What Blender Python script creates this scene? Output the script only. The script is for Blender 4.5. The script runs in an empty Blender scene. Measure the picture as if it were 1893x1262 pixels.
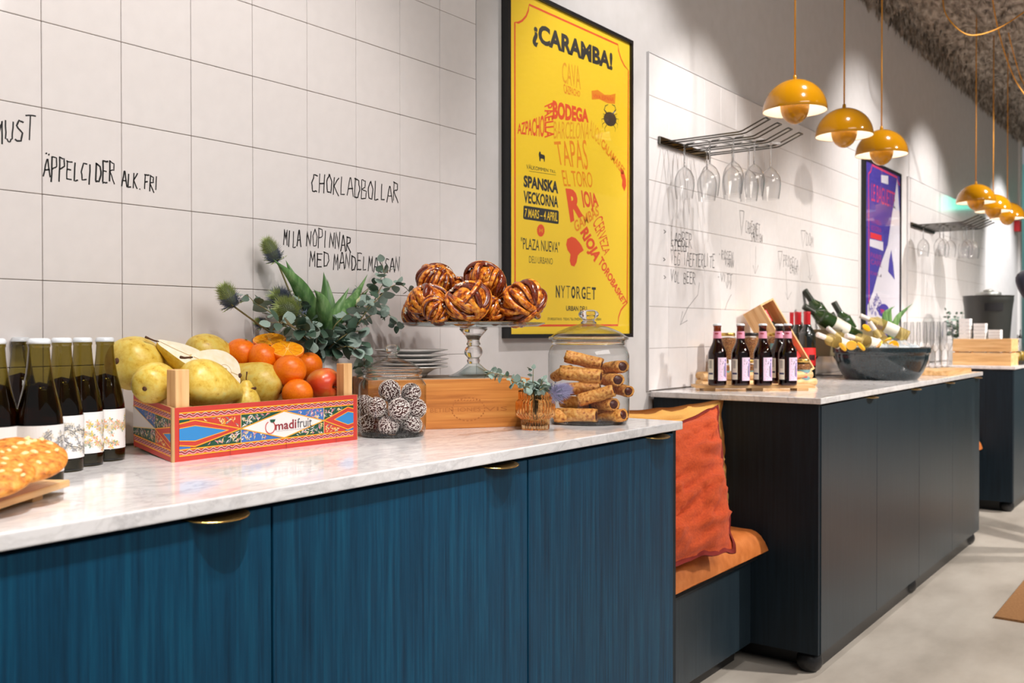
import bpy, bmesh, math, random
from math import sin, cos, pi, radians, sqrt, atan2
from mathutils import Vector, Matrix, Euler, noise
random.seed(7)
PI = pi
C = bpy.context.scene.collection
SC = bpy.context.scene
V = Vector
# ------------------------------------------------------------------ camera (x along the wall, y towards it, z up; metres)
WALL = 1.665            # plane of the long wall
CAMH = 1.113            # lens height above the floor
FPX, YAW, PIT, ROL = 1774.87, 0.642266, 0.0102112, -0.00096018
_F0 = V((cos(YAW), sin(YAW), 0)); _R0 = V((sin(YAW), -cos(YAW), 0)); _U0 = V((0, 0, 1))
_F = _F0 * cos(PIT) - _U0 * sin(PIT); _U2 = _U0 * cos(PIT) + _F0 * sin(PIT)
_R = _R0 * cos(ROL) + _U2 * sin(ROL); _U = _U2 * cos(ROL) - _R0 * sin(ROL)
cd = bpy.data.cameras.new('camera'); cam = bpy.data.objects.new('camera', cd); C.objects.link(cam)
cd.sensor_fit = 'HORIZONTAL'; cd.sensor_width = 36.0; cd.lens = FPX * 36 / 1893
cam.matrix_world = Matrix(((_R.x, _U.x, -_F.x, 0), (_R.y, _U.y, -_F.y, 0), (_R.z, _U.z, -_F.z, CAMH), (0, 0, 0, 1)))
cd.clip_start = 0.05; cd.dof.use_dof = True; cd.dof.focus_distance = 1.95; cd.dof.aperture_fstop = 6.5
SC.camera = cam
SC.view_settings.view_transform = 'Standard'; SC.view_settings.look = 'None'
SC.view_settings.exposure = 0.0; SC.view_settings.gamma = 1.0; SC.view_settings.use_curve_mapping = False
SC.cycles.transparent_max_bounces = 24; SC.cycles.max_bounces = 10
SC.cycles.caustics_reflective = False; SC.cycles.caustics_refractive = False
SC.cycles.sample_clamp_indirect = 6.0
# ------------------------------------------------------------------ world and lights
W = bpy.data.worlds.new('room_light'); SC.world = W; W.use_nodes = True
W.node_tree.nodes['Background'].inputs[0].default_value = (0.90, 0.95, 1.0, 1)
W.node_tree.nodes['Background'].inputs[1].default_value = 0.25

def spot(x, y, z, tx, ty, tz, power, deg, blend=0.35, rad=0.03, col=(1, 0.93, 0.86)):
    l = bpy.data.lights.new('ceiling_and_fill_spot', 'SPOT'); l.energy = power; l.spot_size = radians(deg); l.spot_blend = blend
    l.shadow_soft_size = rad; l.color = col
    o = bpy.data.objects.new('ceiling_and_fill_spot', l); C.objects.link(o); o.location = (x, y, z)
    o.rotation_euler = (V((tx, ty, tz)) - V((x, y, z))).to_track_quat('-Z', 'Y').to_euler()
    return o

# track spots in a row in front of the wall
spot(0.55, 0.30, 2.95, 0.72, 1.62, 1.40, 77, 72, 0.4, col=(1, 0.925, 0.88))
spot(1.12, 0.30, 2.95, 1.12, 1.45, 1.05, 46, 58, 0.6, col=(1, 0.95, 0.92))
spot(2.85, 0.38, 2.95, 2.86, 1.66, 1.50, 102, 58, 0.6, col=(1, 0.97, 0.96))
spot(3.50, 0.85, 2.97, 3.45, 1.60, 1.20, 76, 56, 0.5, col=(1, 0.96, 0.93))
spot(5.35, 0.45, 2.95, 5.55, 1.62, 1.75, 165, 68, 1.0, col=(1, 0.96, 0.94))
spot(4.35, 0.80, 2.95, 4.60, 1.45, 1.00, 74, 50, 0.6, col=(1, 0.95, 0.92))
spot(6.70, 0.40, 2.95, 6.95, 1.50, 1.60, 190, 66, 0.7, col=(1, 0.96, 0.94))
spot(9.35, 0.45, 2.95, 9.60, 1.66, 1.50, 330, 62, 0.7, col=(0.98, 0.98, 1.0))
spot(4.2, -1.6, 2.95, 4.8, -0.1, 0.0, 600, 100, 0.6, 0.1, col=(1, 0.93, 0.87))  # room fill added to brighten the floor, no lamp seen here
spot(7.0, -1.6, 2.95, 7.6, -0.1, 0.0, 600, 100, 0.6, 0.1, col=(1, 0.93, 0.87))  # second added floor fill, farther along
# spots aimed down at the cabinet fronts
spot(0.35, 0.22, 2.95, 0.70, 0.98, 0.55, 140, 40, 0.5, 0.02, col=(1, 0.985, 0.975))
spot(1.55, 0.22, 2.95, 1.75, 0.98, 0.55, 105, 40, 0.5, 0.02, col=(1, 0.985, 0.975))

def area(x, y, z, tx, ty, tz, sx, sy, power, col=(1, 1, 1)):
    l = bpy.data.lights.new('unseen_area_light', 'AREA'); l.energy = power; l.shape = 'RECTANGLE'; l.size = sx; l.size_y = sy; l.color = col
    o = bpy.data.objects.new('unseen_area_light', l); C.objects.link(o); o.location = (x, y, z)
    o.rotation_euler = (V((tx, ty, tz)) - V((x, y, z))).to_track_quat('-Z', 'Y').to_euler()
area(1.2, -1.6, 2.9, 1.6, 1.2, 0.5, 2.5, 1.0, 60, (1, 0.96, 0.92))  # unseen soft light from the room side
area(12.4, 2.7, 2.9, 13.4, 2.6, 2.0, 0.8, 0.8, 12, (0.25, 0.9, 0.85))  # unseen teal lamp past the wall end, placed to tint the far wall

# ------------------------------------------------------------------ picking points of the photograph on known planes
def ray(u, v): return _F + _R * ((u - 946.5) / FPX) - _U * ((v - 631) / FPX)
def aty(u, v, y): d = ray(u, v); t = y / d.y; return V((d.x * t, y, CAMH + d.z * t))
def atz(u, v, z): d = ray(u, v); t = (z - CAMH) / d.z; return V((d.x * t, d.y * t, z))
def atd(u, v, d): return V((0, 0, CAMH)) + ray(u, v) * d

# ------------------------------------------------------------------ materials
def rgb(r, g, b):
    f = lambda c: ((c / 255 + 0.055) / 1.055) ** 2.4 if c > 10 else c / 255 / 12.92
    return (f(r), f(g), f(b), 1)

class NT:
    def __init__(s, m): s.t = m.node_tree; s.n = s.t.nodes; s.l = s.t.links
    def add(s, typ, **k):
        n = s.n.new(typ)
        for a, b in k.items():
            if a.startswith('i_'):
                key = a[2:]; n.inputs[int(key) if key.isdigit() else key.replace('_', ' ')].default_value = b
            else: setattr(n, a, b)
        return n
    def ln(s, a, b): s.l.new(a, b)

MATS = {}
def mat(name, col, rough=0.5, metal=0.0, spec=0.5, emit=None, es=0.0, sheen=0.0, coat=0.0):
    if name in MATS: return MATS[name]
    m = bpy.data.materials.new(name); m.use_nodes = True; MATS[name] = m
    b = m.node_tree.nodes['Principled BSDF']
    b.inputs['Base Color'].default_value = col if len(col) == 4 else (*col, 1)
    b.inputs['Roughness'].default_value = rough; b.inputs['Metallic'].default_value = metal
    b.inputs['Specular IOR Level'].default_value = spec
    b.inputs['Coat Weight'].default_value = coat
    if sheen: b.inputs['Sheen Weight'].default_value = sheen
    if emit: b.inputs['Emission Color'].default_value = (*emit[:3], 1); b.inputs['Emission Strength'].default_value = es
    return m

def nmat(name, stops, scale=(5, 5, 5), nscale=1.0, detail=4, rough=0.5, bump=0.0, bdist=0.002, metal=0.0, rot=(0, 0, 0), distort=0.0,
         kind='noise', spec=0.5, sheen=0.0, coat=0.0, nrough=0.5, rvar=None):
    """principled material whose colour comes from stretched noise through a ramp; optional bump"""
    if name in MATS: return MATS[name]
    m = mat(name, stops[0][1], rough, metal, spec, sheen=sheen, coat=coat); t = NT(m); b = t.n['Principled BSDF']
    tc = t.add('ShaderNodeTexCoord'); mp = t.add('ShaderNodeMapping'); mp.inputs['Scale'].default_value = scale; mp.inputs['Rotation'].default_value = rot
    t.ln(tc.outputs['Object'], mp.inputs['Vector'])
    if kind == 'noise':
        n = t.add('ShaderNodeTexNoise'); n.inputs['Scale'].default_value = nscale; n.inputs['Detail'].default_value = detail
        n.inputs['Roughness'].default_value = nrough; n.inputs['Distortion'].default_value = distort; out = n.outputs['Fac']
    elif kind == 'voronoi':
        n = t.add('ShaderNodeTexVoronoi'); n.inputs['Scale'].default_value = nscale; out = n.outputs['Distance']
    elif kind == 'wave':
        n = t.add('ShaderNodeTexWave'); n.inputs['Scale'].default_value = nscale; n.inputs['Distortion'].default_value = distort
        n.inputs['Detail'].default_value = detail; out = n.outputs['Fac']
    t.ln(mp.outputs[0], n.inputs['Vector'])
    r = t.add('ShaderNodeValToRGB'); e = r.color_ramp.elements
    while len(e) < len(stops): e.new(0.5)
    for k, (p, c) in enumerate(stops): e[k].position = p; e[k].color = c if len(c) == 4 else (*c, 1)
    t.ln(out, r.inputs[0]); t.ln(r.outputs[0], b.inputs['Base Color'])
    if bump:
        bp = t.add('ShaderNodeBump'); bp.inputs['Strength'].default_value = bump; bp.inputs['Distance'].default_value = bdist
        t.ln(out, bp.inputs['Height']); t.ln(bp.outputs[0], b.inputs['Normal'])
    return m

def thin_glass(name, tint=(1, 1, 1), edge=(0.45, 0.5, 0.5), refl=1.0, ior=1.5):
    """one wall of clear glass: clear face on, darker and mirroring towards the rim"""
    m = bpy.data.materials.new(name); m.use_nodes = True; MATS[name] = m; t = NT(m); t.n.clear()
    o = t.add('ShaderNodeOutputMaterial'); mx = t.add('ShaderNodeMixShader'); tr = t.add('ShaderNodeBsdfTransparent'); gl = t.add('ShaderNodeBsdfGlossy')
    gl.inputs['Roughness'].default_value = 0.02
    f5 = t.add('ShaderNodeMath', operation='POWER'); f5.inputs[1].default_value = 5.0
    mu = t.add('ShaderNodeMath', operation='MULTIPLY_ADD'); mu.inputs[1].default_value = 0.9 * refl; mu.inputs[2].default_value = 0.045 * refl; mu.use_clamp = True
    lw = t.add('ShaderNodeLayerWeight'); lw.inputs['Blend'].default_value = 0.5
    pw = t.add('ShaderNodeMath', operation='POWER'); pw.inputs[1].default_value = 3.2
    cm = t.add('ShaderNodeMix', data_type='RGBA'); cm.inputs[6].default_value = (*tint, 1); cm.inputs[7].default_value = (*edge, 1)
    t.ln(lw.outputs['Facing'], pw.inputs[0]); t.ln(pw.outputs[0], cm.inputs[0]); t.ln(cm.outputs[2], tr.inputs[0])
    t.ln(lw.outputs['Facing'], f5.inputs[0]); t.ln(f5.outputs[0], mu.inputs[0]); t.ln(mu.outputs[0], mx.inputs[0]); t.ln(tr.outputs[0], mx.inputs[1]); t.ln(gl.outputs[0], mx.inputs[2]); t.ln(mx.outputs[0], o.inputs[0])
    return m

def solid_glass(name, col=(1, 1, 1), ior=1.45):
    m = bpy.data.materials.new(name); m.use_nodes = True; MATS[name] = m; t = NT(m); t.n.clear()
    o = t.add('ShaderNodeOutputMaterial'); g = t.add('ShaderNodeBsdfGlass'); g.inputs['IOR'].default_value = ior; g.inputs['Color'].default_value = (*col, 1); g.inputs['Roughness'].default_value = 0.0
    t.ln(g.outputs[0], o.inputs[0]); return m

def liquid(name, tint, diff, fac=0.5):
    m = bpy.data.materials.new(name); m.use_nodes = True; MATS[name] = m; t = NT(m); t.n.clear()
    o = t.add('ShaderNodeOutputMaterial'); mx = t.add('ShaderNodeMixShader'); tr = t.add('ShaderNodeBsdfTransparent'); tr.inputs[0].default_value = (*tint, 1)
    p = t.add('ShaderNodeBsdfPrincipled'); p.inputs['Base Color'].default_value = (*diff, 1); p.inputs['Roughness'].default_value = 0.15
    mx.inputs[0].default_value = fac; t.ln(tr.outputs[0], mx.inputs[1]); t.ln(p.outputs[0], mx.inputs[2]); t.ln(mx.outputs[0], o.inputs[0]); return m

# plain colours
M_paint = nmat('wall_paint', [(0.3, rgb(205, 201, 198)), (0.7, rgb(212, 208, 206))], nscale=3, rough=0.45, bump=0.05, bdist=0.001)
M_floor = nmat('polished_concrete', [(0.3, rgb(170, 162, 151)), (0.5, rgb(190, 182, 171)), (0.7, rgb(204, 197, 186))], scale=(1.6, 3.2, 1), nscale=1.3, detail=8, rough=0.34, nrough=0.6)
M_ceil = nmat('ceiling_wool', [(0.3, rgb(88, 80, 72)), (0.5, rgb(158, 147, 135)), (0.7, rgb(206, 196, 184))], scale=(9, 22, 9), nscale=1.4, detail=8, rough=0.95, bump=1.0, bdist=0.04)
M_grout = mat('grout', rgb(158, 146, 138), 0.8)
M_tile = nmat('glazed_tile', [(0.3, rgb(226, 221, 219)), (0.7, rgb(230, 225, 223))], nscale=6, rough=0.07, bump=0.012, bdist=0.01)
M_blue = nmat('blue_stained_oak', [(0.28, (0.002, 0.024, 0.052, 1)), (0.5, (0.003, 0.050, 0.104, 1)), (0.66, (0.005, 0.076, 0.142, 1)), (0.8, (0.008, 0.105, 0.172, 1))],
              scale=(34, 34, 1.1), nscale=3.2, detail=9, rough=0.42, bump=0.25, bdist=0.0008, nrough=0.66, spec=0.22)
M_blue2 = nmat('dark_blue_stained_oak', [(0.3, (0.010, 0.018, 0.026, 1)), (0.55, (0.016, 0.028, 0.038, 1)), (0.75, (0.026, 0.040, 0.050, 1))],
               scale=(34, 34, 1.1), nscale=3.2, detail=9, spec=0.4, rough=0.34, bump=0.2, bdist=0.0008, nrough=0.66)
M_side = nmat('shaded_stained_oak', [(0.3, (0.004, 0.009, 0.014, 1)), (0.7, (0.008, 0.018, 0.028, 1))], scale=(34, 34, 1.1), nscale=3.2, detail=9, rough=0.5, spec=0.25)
M_black = mat('matt_black', (0.008, 0.008, 0.009), 0.35)
M_gap = mat('dark_gap', (0.006, 0.006, 0.008), 0.9)
M_brass = nmat('brushed_brass', [(0.3, rgb(214, 170, 96)), (0.7, rgb(236, 196, 120))], nscale=40, rough=0.24, metal=1.0)
M_leather = nmat('cognac_leather', [(0.3, rgb(184, 102, 44)), (0.6, rgb(200, 116, 56)), (0.8, rgb(210, 132, 72))], nscale=7, detail=4, rough=0.42, bump=0.25, bdist=0.002)
M_rust = nmat('rust_linen', [(0.3, rgb(176, 60, 16)), (0.7, rgb(202, 80, 26))], scale=(1, 1, 1), nscale=160, rough=0.9, bump=0.25, bdist=0.001, sheen=0.05)
M_rustd = mat('dark_rust_binding', rgb(120, 26, 16), 0.9)
M_yell = nmat('ochre_linen', [(0.3, rgb(204, 146, 66)), (0.7, rgb(226, 172, 90))], nscale=160, rough=0.9, bump=0.25, bdist=0.001, sheen=0.05)
M_yelld = mat('ochre_binding', rgb(150, 96, 40), 0.9)
M_pine = nmat('pine', [(0.35, rgb(206, 152, 96)), (0.5, rgb(226, 178, 122)), (0.7, rgb(236, 196, 142))], scale=(40, 40, 3), nscale=1.6, detail=5, rough=0.5, bump=0.08)
M_pineh = nmat('pine_lying', [(0.35, rgb(205, 155, 98)), (0.5, rgb(226, 180, 122)), (0.7, rgb(238, 200, 148))], scale=(3, 40, 40), nscale=1.6, detail=5, rough=0.5, bump=0.08)
M_pinec = nmat('pine_crosswise', [(0.35, rgb(205, 155, 98)), (0.5, rgb(226, 180, 122)), (0.7, rgb(238, 200, 148))], scale=(30, 2.5, 30), nscale=1.6, detail=5, rough=0.5)
M_winebox = nmat('honey_pine', [(0.3, rgb(168, 98, 38)), (0.5, rgb(200, 126, 56)), (0.7, rgb(214, 146, 72))], scale=(2.5, 30, 60), nscale=1.5, detail=5, rough=0.42, bump=0.05, distort=0.6)
M_boxtop = nmat('greyed_pine', [(0.3, rgb(150, 130, 110)), (0.7, rgb(190, 170, 150))], scale=(2.5, 30, 60), nscale=1.5, rough=0.6)
M_burn = mat('burnt_mark', rgb(128, 66, 26), 0.6)
M_white = mat('white_porcelain', rgb(228, 226, 224), 0.18)
M_paperw = mat('white_paper', rgb(232, 230, 228), 0.7)
M_capw = mat('white_crown_cap', rgb(214, 218, 222), 0.3)
M_ink = mat('marker_ink', rgb(34, 32, 32), 0.45)
M_inkg = mat('faded_marker_ink', rgb(62, 60, 60), 0.5)
M_stand = thin_glass('pressed_glass', (0.95, 0.98, 0.975), (0.45, 0.56, 0.58), 1.2)
M_jar = thin_glass('jar_glass', (0.99, 0.995, 0.99), (0.30, 0.33, 0.32), 1.2)
M_wineg = thin_glass('wine_glass', (0.965, 0.965, 0.965), (0.16, 0.16, 0.16), 2.0)
M_knob = solid_glass('solid_clear_glass', (1, 1, 1))
M_amber = thin_glass('amber_glass', (0.96, 0.84, 0.66), (0.22, 0.09, 0.02), 1.6)
M_poster_glass = thin_glass('picture_glass', (1, 1, 1), (0.9, 0.9, 0.9), 1.0)
M_cider = thin_glass('olive_bottle_glass', (0.50, 0.44, 0.18), (0.04, 0.035, 0.01), 1.2)
M_beer = thin_glass('brown_bottle_glass', (0.42, 0.16, 0.05), (0.03, 0.008, 0.002), 1.3)
M_greenb = mat('green_bottle_glass', (0.02, 0.05, 0.012), 0.08, coat=0.5)
M_greenl = mat('dark_wine_glass', (0.006, 0.009, 0.008), 0.07, coat=0.5)
M_ciderliq = liquid('cider', (0.34, 0.15, 0.03), (0.02, 0.009, 0.003), 0.45)
M_beerliq = liquid('beer', (0.35, 0.11, 0.02), (0.03, 0.009, 0.002), 0.4)

# ------------------------------------------------------------------ mesh helpers
def mesh(name, vs, fs, mats=None, mi=None, smooth=False):
    me = bpy.data.meshes.new(name); me.from_pydata([tuple(v) for v in vs], [], fs)
    if mats:
        for m in (mats if isinstance(mats, (list, tuple)) else [mats]): me.materials.append(m)
    if mi: me.polygons.foreach_set('material_index', mi)
    if smooth: me.polygons.foreach_set('use_smooth', [True] * len(me.polygons))
    me.update(); return me

class G:
    """collects geometry for one mesh"""
    def __init__(s): s.v = []; s.f = []; s.m = []
    def add(s, vs, fs, mi=0):
        o = len(s.v); s.v += [V(v) for v in vs]; s.f += [tuple(i + o for i in f) for f in fs]; s.m += [mi] * len(fs); return s
    def box(s, x0, x1, y0, y1, z0, z1, mi=0, M=None):
        vs = [V(p) for p in ((x0, y0, z0), (x1, y0, z0), (x1, y1, z0), (x0, y1, z0), (x0, y0, z1), (x1, y0, z1), (x1, y1, z1), (x0, y1, z1))]
        if M: vs = [M @ v for v in vs]
        return s.add(vs, [(0, 3, 2, 1), (4, 5, 6, 7), (0, 1, 5, 4), (1, 2, 6, 5), (2, 3, 7, 6), (3, 0, 4, 7)], mi)
    def lathe(s, prof, seg=32, mi=0, M=None, cap0=False, cap1=False, flute=0, fd=0.0):
        vs = []; n = len(prof)
        for (r, z) in prof:
            for k in range(seg):
                a = 2 * pi * k / seg; rr = r * (1 + fd * cos(flute * a)) if flute else r
                vs.append(V((rr * cos(a), rr * sin(a), z)))
        if M: vs = [M @ v for v in vs]
        fs = [(i * seg + k, i * seg + (k + 1) % seg, (i + 1) * seg + (k + 1) % seg, (i + 1) * seg + k) for i in range(n - 1) for k in range(seg)]
        if cap0: fs.append(tuple(reversed(range(seg))))
        if cap1: fs.append(tuple((n - 1) * seg + k for k in range(seg)))
        return s.add(vs, fs, mi)
    def tube(s, pts, r, seg=8, mi=0, caps=True, rad=None, flat=1.0):
        pts = [V(p) for p in pts]; n = len(pts); vs = []
        up = V((0, 0, 1)); prev = None
        for i, p in enumerate(pts):
            t = (pts[min(i + 1, n - 1)] - pts[max(i - 1, 0)]).normalized()
            if prev is None:
                a = t.cross(up if abs(t.z) < 0.9 else V((1, 0, 0))).normalized()
            else:
                a = (prev - t * prev.dot(t)).normalized()
            prev = a; b = t.cross(a); rr = rad[i] if rad else r
            for k in range(seg):
                an = 2 * pi * k / seg; vs.append(p + a * (rr * cos(an)) + b * (rr * flat * sin(an)))
        fs = [(i * seg + k, i * seg + (k + 1) % seg, (i + 1) * seg + (k + 1) % seg, (i + 1) * seg + k) for i in range(n - 1) for k in range(seg)]
        if caps: fs += [tuple(reversed(range(seg))), tuple((n - 1) * seg + k for k in range(seg))]
        return s.add(vs, fs, mi)
    def ball(s, c, r, seg=16, rings=10, mi=0, sc=(1, 1, 1), M=None):
        vs = []; c = V(c)
        for i in range(rings + 1):
            th = pi * i / rings
            for k in range(seg):
                a = 2 * pi * k / seg
                p = V((r * sc[0] * sin(th) * cos(a), r * sc[1] * sin(th) * sin(a), -r * sc[2] * cos(th)))
                if M: p = M @ p
                vs.append(c + p)
        fs = [(i * seg + k, i * seg + (k + 1) % seg, (i + 1) * seg + (k + 1) % seg, (i + 1) * seg + k) for i in range(rings) for k in range(seg)]
        return s.add(vs, fs, mi)
    def quad(s, a, b, c, d, mi=0): return s.add([a, b, c, d], [(0, 1, 2, 3)], mi)
    def build(s, name, mats=None, smooth=False, bevel=0, weld=True, bseg=2):
        me = mesh(name, s.v, s.f, mats, s.m, smooth)
        if weld or bevel:
            bm = bmesh.new(); bm.from_mesh(me)
            if weld: bmesh.ops.remove_doubles(bm, verts=bm.verts, dist=1e-6)
            if bevel:
                es = [e for e in bm.edges if len(e.link_faces) == 2 and e.calc_face_angle(0) > 0.5]
                bmesh.ops.bevel(bm, geom=es, offset=bevel, segments=bseg, affect='EDGES', profile=0.6)
            bm.to_mesh(me); bm.free()
        return me

def obj(name, me, parent=None, loc=None, rot=None, label=None, cat=None, group=None, kind=None, scale=None):
    o = bpy.data.objects.new(name, me); C.objects.link(o)
    if parent: o.parent = parent
    if loc is not None: o.location = loc
    if rot is not None: o.rotation_euler = rot
    if scale is not None: o.scale = scale
    if label: o['label'] = label
    if cat: o['category'] = cat
    if group: o['group'] = group
    if kind: o['kind'] = kind
    return o
def thing(name, label, cat, loc=(0, 0, 0), rz=0, group=None, rot=None):
    return obj(name, None, None, loc, rot or (0, 0, rz), label, cat, group)
def struct(name, me, parent=None, loc=None, label=None):
    return obj(name, me, parent, loc, kind='structure', label=label)
def dup(root, loc, rot=None, label=None, group=None, scale=None):
    r = root.copy(); C.objects.link(r); r.location = loc
    if rot is not None: r.rotation_euler = rot
    if scale is not None: r.scale = scale
    if label: r['label'] = label
    if group: r['group'] = group
    for ch in list(root.children):
        c = ch.copy(); C.objects.link(c); c.parent = r
        for g in list(ch.children):
            d = g.copy(); C.objects.link(d); d.parent = c
    return r
def setmat(me, m): me.materials.clear(); me.materials.append(m); return me
def smooth_lathe(prof, n=3):
    """Catmull-Rom through a profile"""
    P = [prof[0]] + list(prof) + [prof[-1]]; out = []
    for i in range(1, len(P) - 2):
        for k in range(n):
            t = k / n; a, b, c, d = P[i - 1], P[i], P[i + 1], P[i + 2]
            out.append(tuple(0.5 * (2 * b[j] + (c[j] - a[j]) * t + (2 * a[j] - 5 * b[j] + 4 * c[j] - d[j]) * t * t + (3 * b[j] - a[j] - 3 * c[j] + d[j]) * t ** 3) for j in (0, 1)))
    out.append(tuple(prof[-1])); return [(max(r, 1e-5), z) for r, z in out]
def shade(me):
    me.polygons.foreach_set('use_smooth', [True] * len(me.polygons)); return me
def autosmooth(me, deg=35):
    bm = bmesh.new(); bm.from_mesh(me)
    for e in bm.edges:
        e.smooth = not (len(e.link_faces) == 2 and e.calc_face_angle(0) > radians(deg))
    for f in bm.faces: f.smooth = True
    bm.to_mesh(me); bm.free(); return me

_tc = {}
def text_geo(s, bold=0.0):
    """triangulated lettering, scaled to a unit box"""
    if (s, bold) in _tc: return _tc[(s, bold)]
    cu = bpy.data.curves.new('lettering', 'FONT'); cu.body = s; cu.offset = bold; cu.resolution_u = 3
    o = bpy.data.objects.new('lettering', cu); me = bpy.data.meshes.new_from_object(o)
    vs = [v.co.copy() for v in me.vertices]; fs = [tuple(p.vertices) for p in me.polygons]
    bpy.data.objects.remove(o); bpy.data.curves.remove(cu); bpy.data.meshes.remove(me)
    x0 = min(v.x for v in vs); x1 = max(v.x for v in vs); y0 = min(v.y for v in vs); y1 = max(v.y for v in vs)
    out = ([((v.x - x0) / (x1 - x0), (v.y - y0) / (y1 - y0)) for v in vs], fs); _tc[(s, bold)] = out; return out
def text_quad(g, s, TL, TR, BR, BL, bold=0.0, mi=0):
    vs, fs = text_geo(s, bold); TL, TR, BR, BL = map(V, (TL, TR, BR, BL))
    g.add([(BL.lerp(BR, a)).lerp(TL.lerp(TR, a), b) for a, b in vs], fs, mi)

# ================================================================== SETTING
ZC = 3.12
g = G(); g.box(-2.5, 14, -4.6, WALL + 3.4, -0.05, 0); struct('floor', g.build('floor', M_floor))
g = G(); g.box(-2.5, 10.55, WALL, WALL + 0.12, 0, ZC + 0.1); struct('wall_back', g.build('wall_back', M_paint))
M_far = mat('teal_lit_paint', rgb(150, 172, 172), 0.6)  # teal light of the far room is partly put into this colour
g = G(); g.box(13.6, 13.7, -4.6, WALL + 3.4, 0, ZC + 0.1); struct('wall_far', g.build('wall_far', M_far))
g = G(); g.box(10.47, 10.575, WALL - 0.02, WALL - 0.0005, 0, ZC + 0.1); struct('trim_4', g.build('wall_end_trim', mat('white_trim', rgb(235, 233, 230), 0.4)))
# rough sprayed-wool ceiling: a lumpy sheet whose tufts hang over the top of the wall
def ceiling():
    g = G(); nx, ny = 260, 90; x0, x1, y0, y1 = -2.0, 13.5, -4.0, WALL + 0.02
    idx = {}
    vs = []
    for i in range(nx + 1):
        for j in range(ny + 1):
            t = (j / ny) ** 0.7
            x = x0 + (x1 - x0) * i / nx; y = y0 + (y1 - y0) * t
            n = noise.fractal(V((x * 5, y * 5, 0)), 1.0, 2.0, 5)
            e = max(0, (y - (WALL - 0.35)) / 0.35)
            z = ZC - 0.02 + 0.045 * n - e * e * 0.10 * (1 + 1.0 * noise.noise(V((x * 9, 3, 1))))
            vs.append((x, y, z))
    fs = [(i * (ny + 1) + j, i * (ny + 1) + j + 1, (i + 1) * (ny + 1) + j + 1, (i + 1) * (ny + 1) + j) for i in range(nx) for j in range(ny)]
    g.add(vs, fs)
    g.box(x0, x1, y0, y1 + 0.1, ZC + 0.12, ZC + 0.2)
    return g.build('ceiling', M_ceil, smooth=True, weld=False)
ceil = struct('ceiling', ceiling())
def tufts():
    g = G(); R = random.Random(5)
    for k in range(9000):
        edge = k < 5200
        x = R.uniform(3.5, 13.0); y = (WALL - abs(R.gauss(0, 0.06)) - 0.002) if edge else R.uniform(-0.6, WALL)
        e = max(0, (y - (WALL - 0.35)) / 0.35)
        z = ZC - 0.01 - e * e * 0.11 + R.uniform(-0.02, 0.02); L = R.uniform(0.02, 0.075); w = R.uniform(0.004, 0.014)
        a = R.uniform(0, 2 * pi); d = V((cos(a) * w, sin(a) * w, 0)); tip = V((R.gauss(0, 0.025), R.gauss(0, 0.012), -L))
        p = V((x, y, z)); q = p + tip
        q.y = min(q.y, WALL - 0.001)
        h = V((-d.y, d.x, 0))
        g.add([p - d, p + d, p + h, q], [(0, 1, 3), (1, 2, 3), (2, 0, 3)])
    return g.build('wool_tufts', M_ceil, weld=False)
obj('wool_tufts', tufts(), ceil, kind='stuff')

# glazed 15 cm tiles, one object each, on three boards
tg = G(); s = 0.0744; tg.box(-s, s, -0.004, 0.0, -s, s)
tile_me = [tg.build('tile', M_tile, bevel=0.0010, bseg=1)]
def tile_board(n, x0, cols, xend):
    g = G(); g.box(x0 - 0.0005, xend, WALL - 0.0062, WALL - 0.0002, 0.9005, 2.1035)
    b = struct('trim_%d' % n, g.build('tile_backing', M_grout))
    R = random.Random(n)
    for i in range(cols):
        for j in range(8):
            o = obj('tile', tile_me[0], b, (x0 + 0.15 * i + 0.075, WALL - 0.0055, 0.9027 + 0.15 * j + 0.075),
                    (R.gauss(0, 0.0003), 0, R.gauss(0, 0.0005)))
    g = G(); g.box(x0 - 0.003, x0 - 0.0006, WALL - 0.0105, WALL, 0.9005, 2.106); g.box(xend, xend + 0.0022, WALL - 0.0105, WALL, 0.9005, 2.106); g.box(x0, xend, WALL - 0.0105, WALL, 2.1036, 2.106)
    obj('edge_strip', g.build('edge_strip', mat('satin_strip', rgb(205, 203, 203), 0.35)), b)
    return b
tile_board(1, 0.25, 12, 2.05); tile_board(2, 3.026, 16, 5.426); tile_board(3, 6.45, 16, 8.85)

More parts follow.
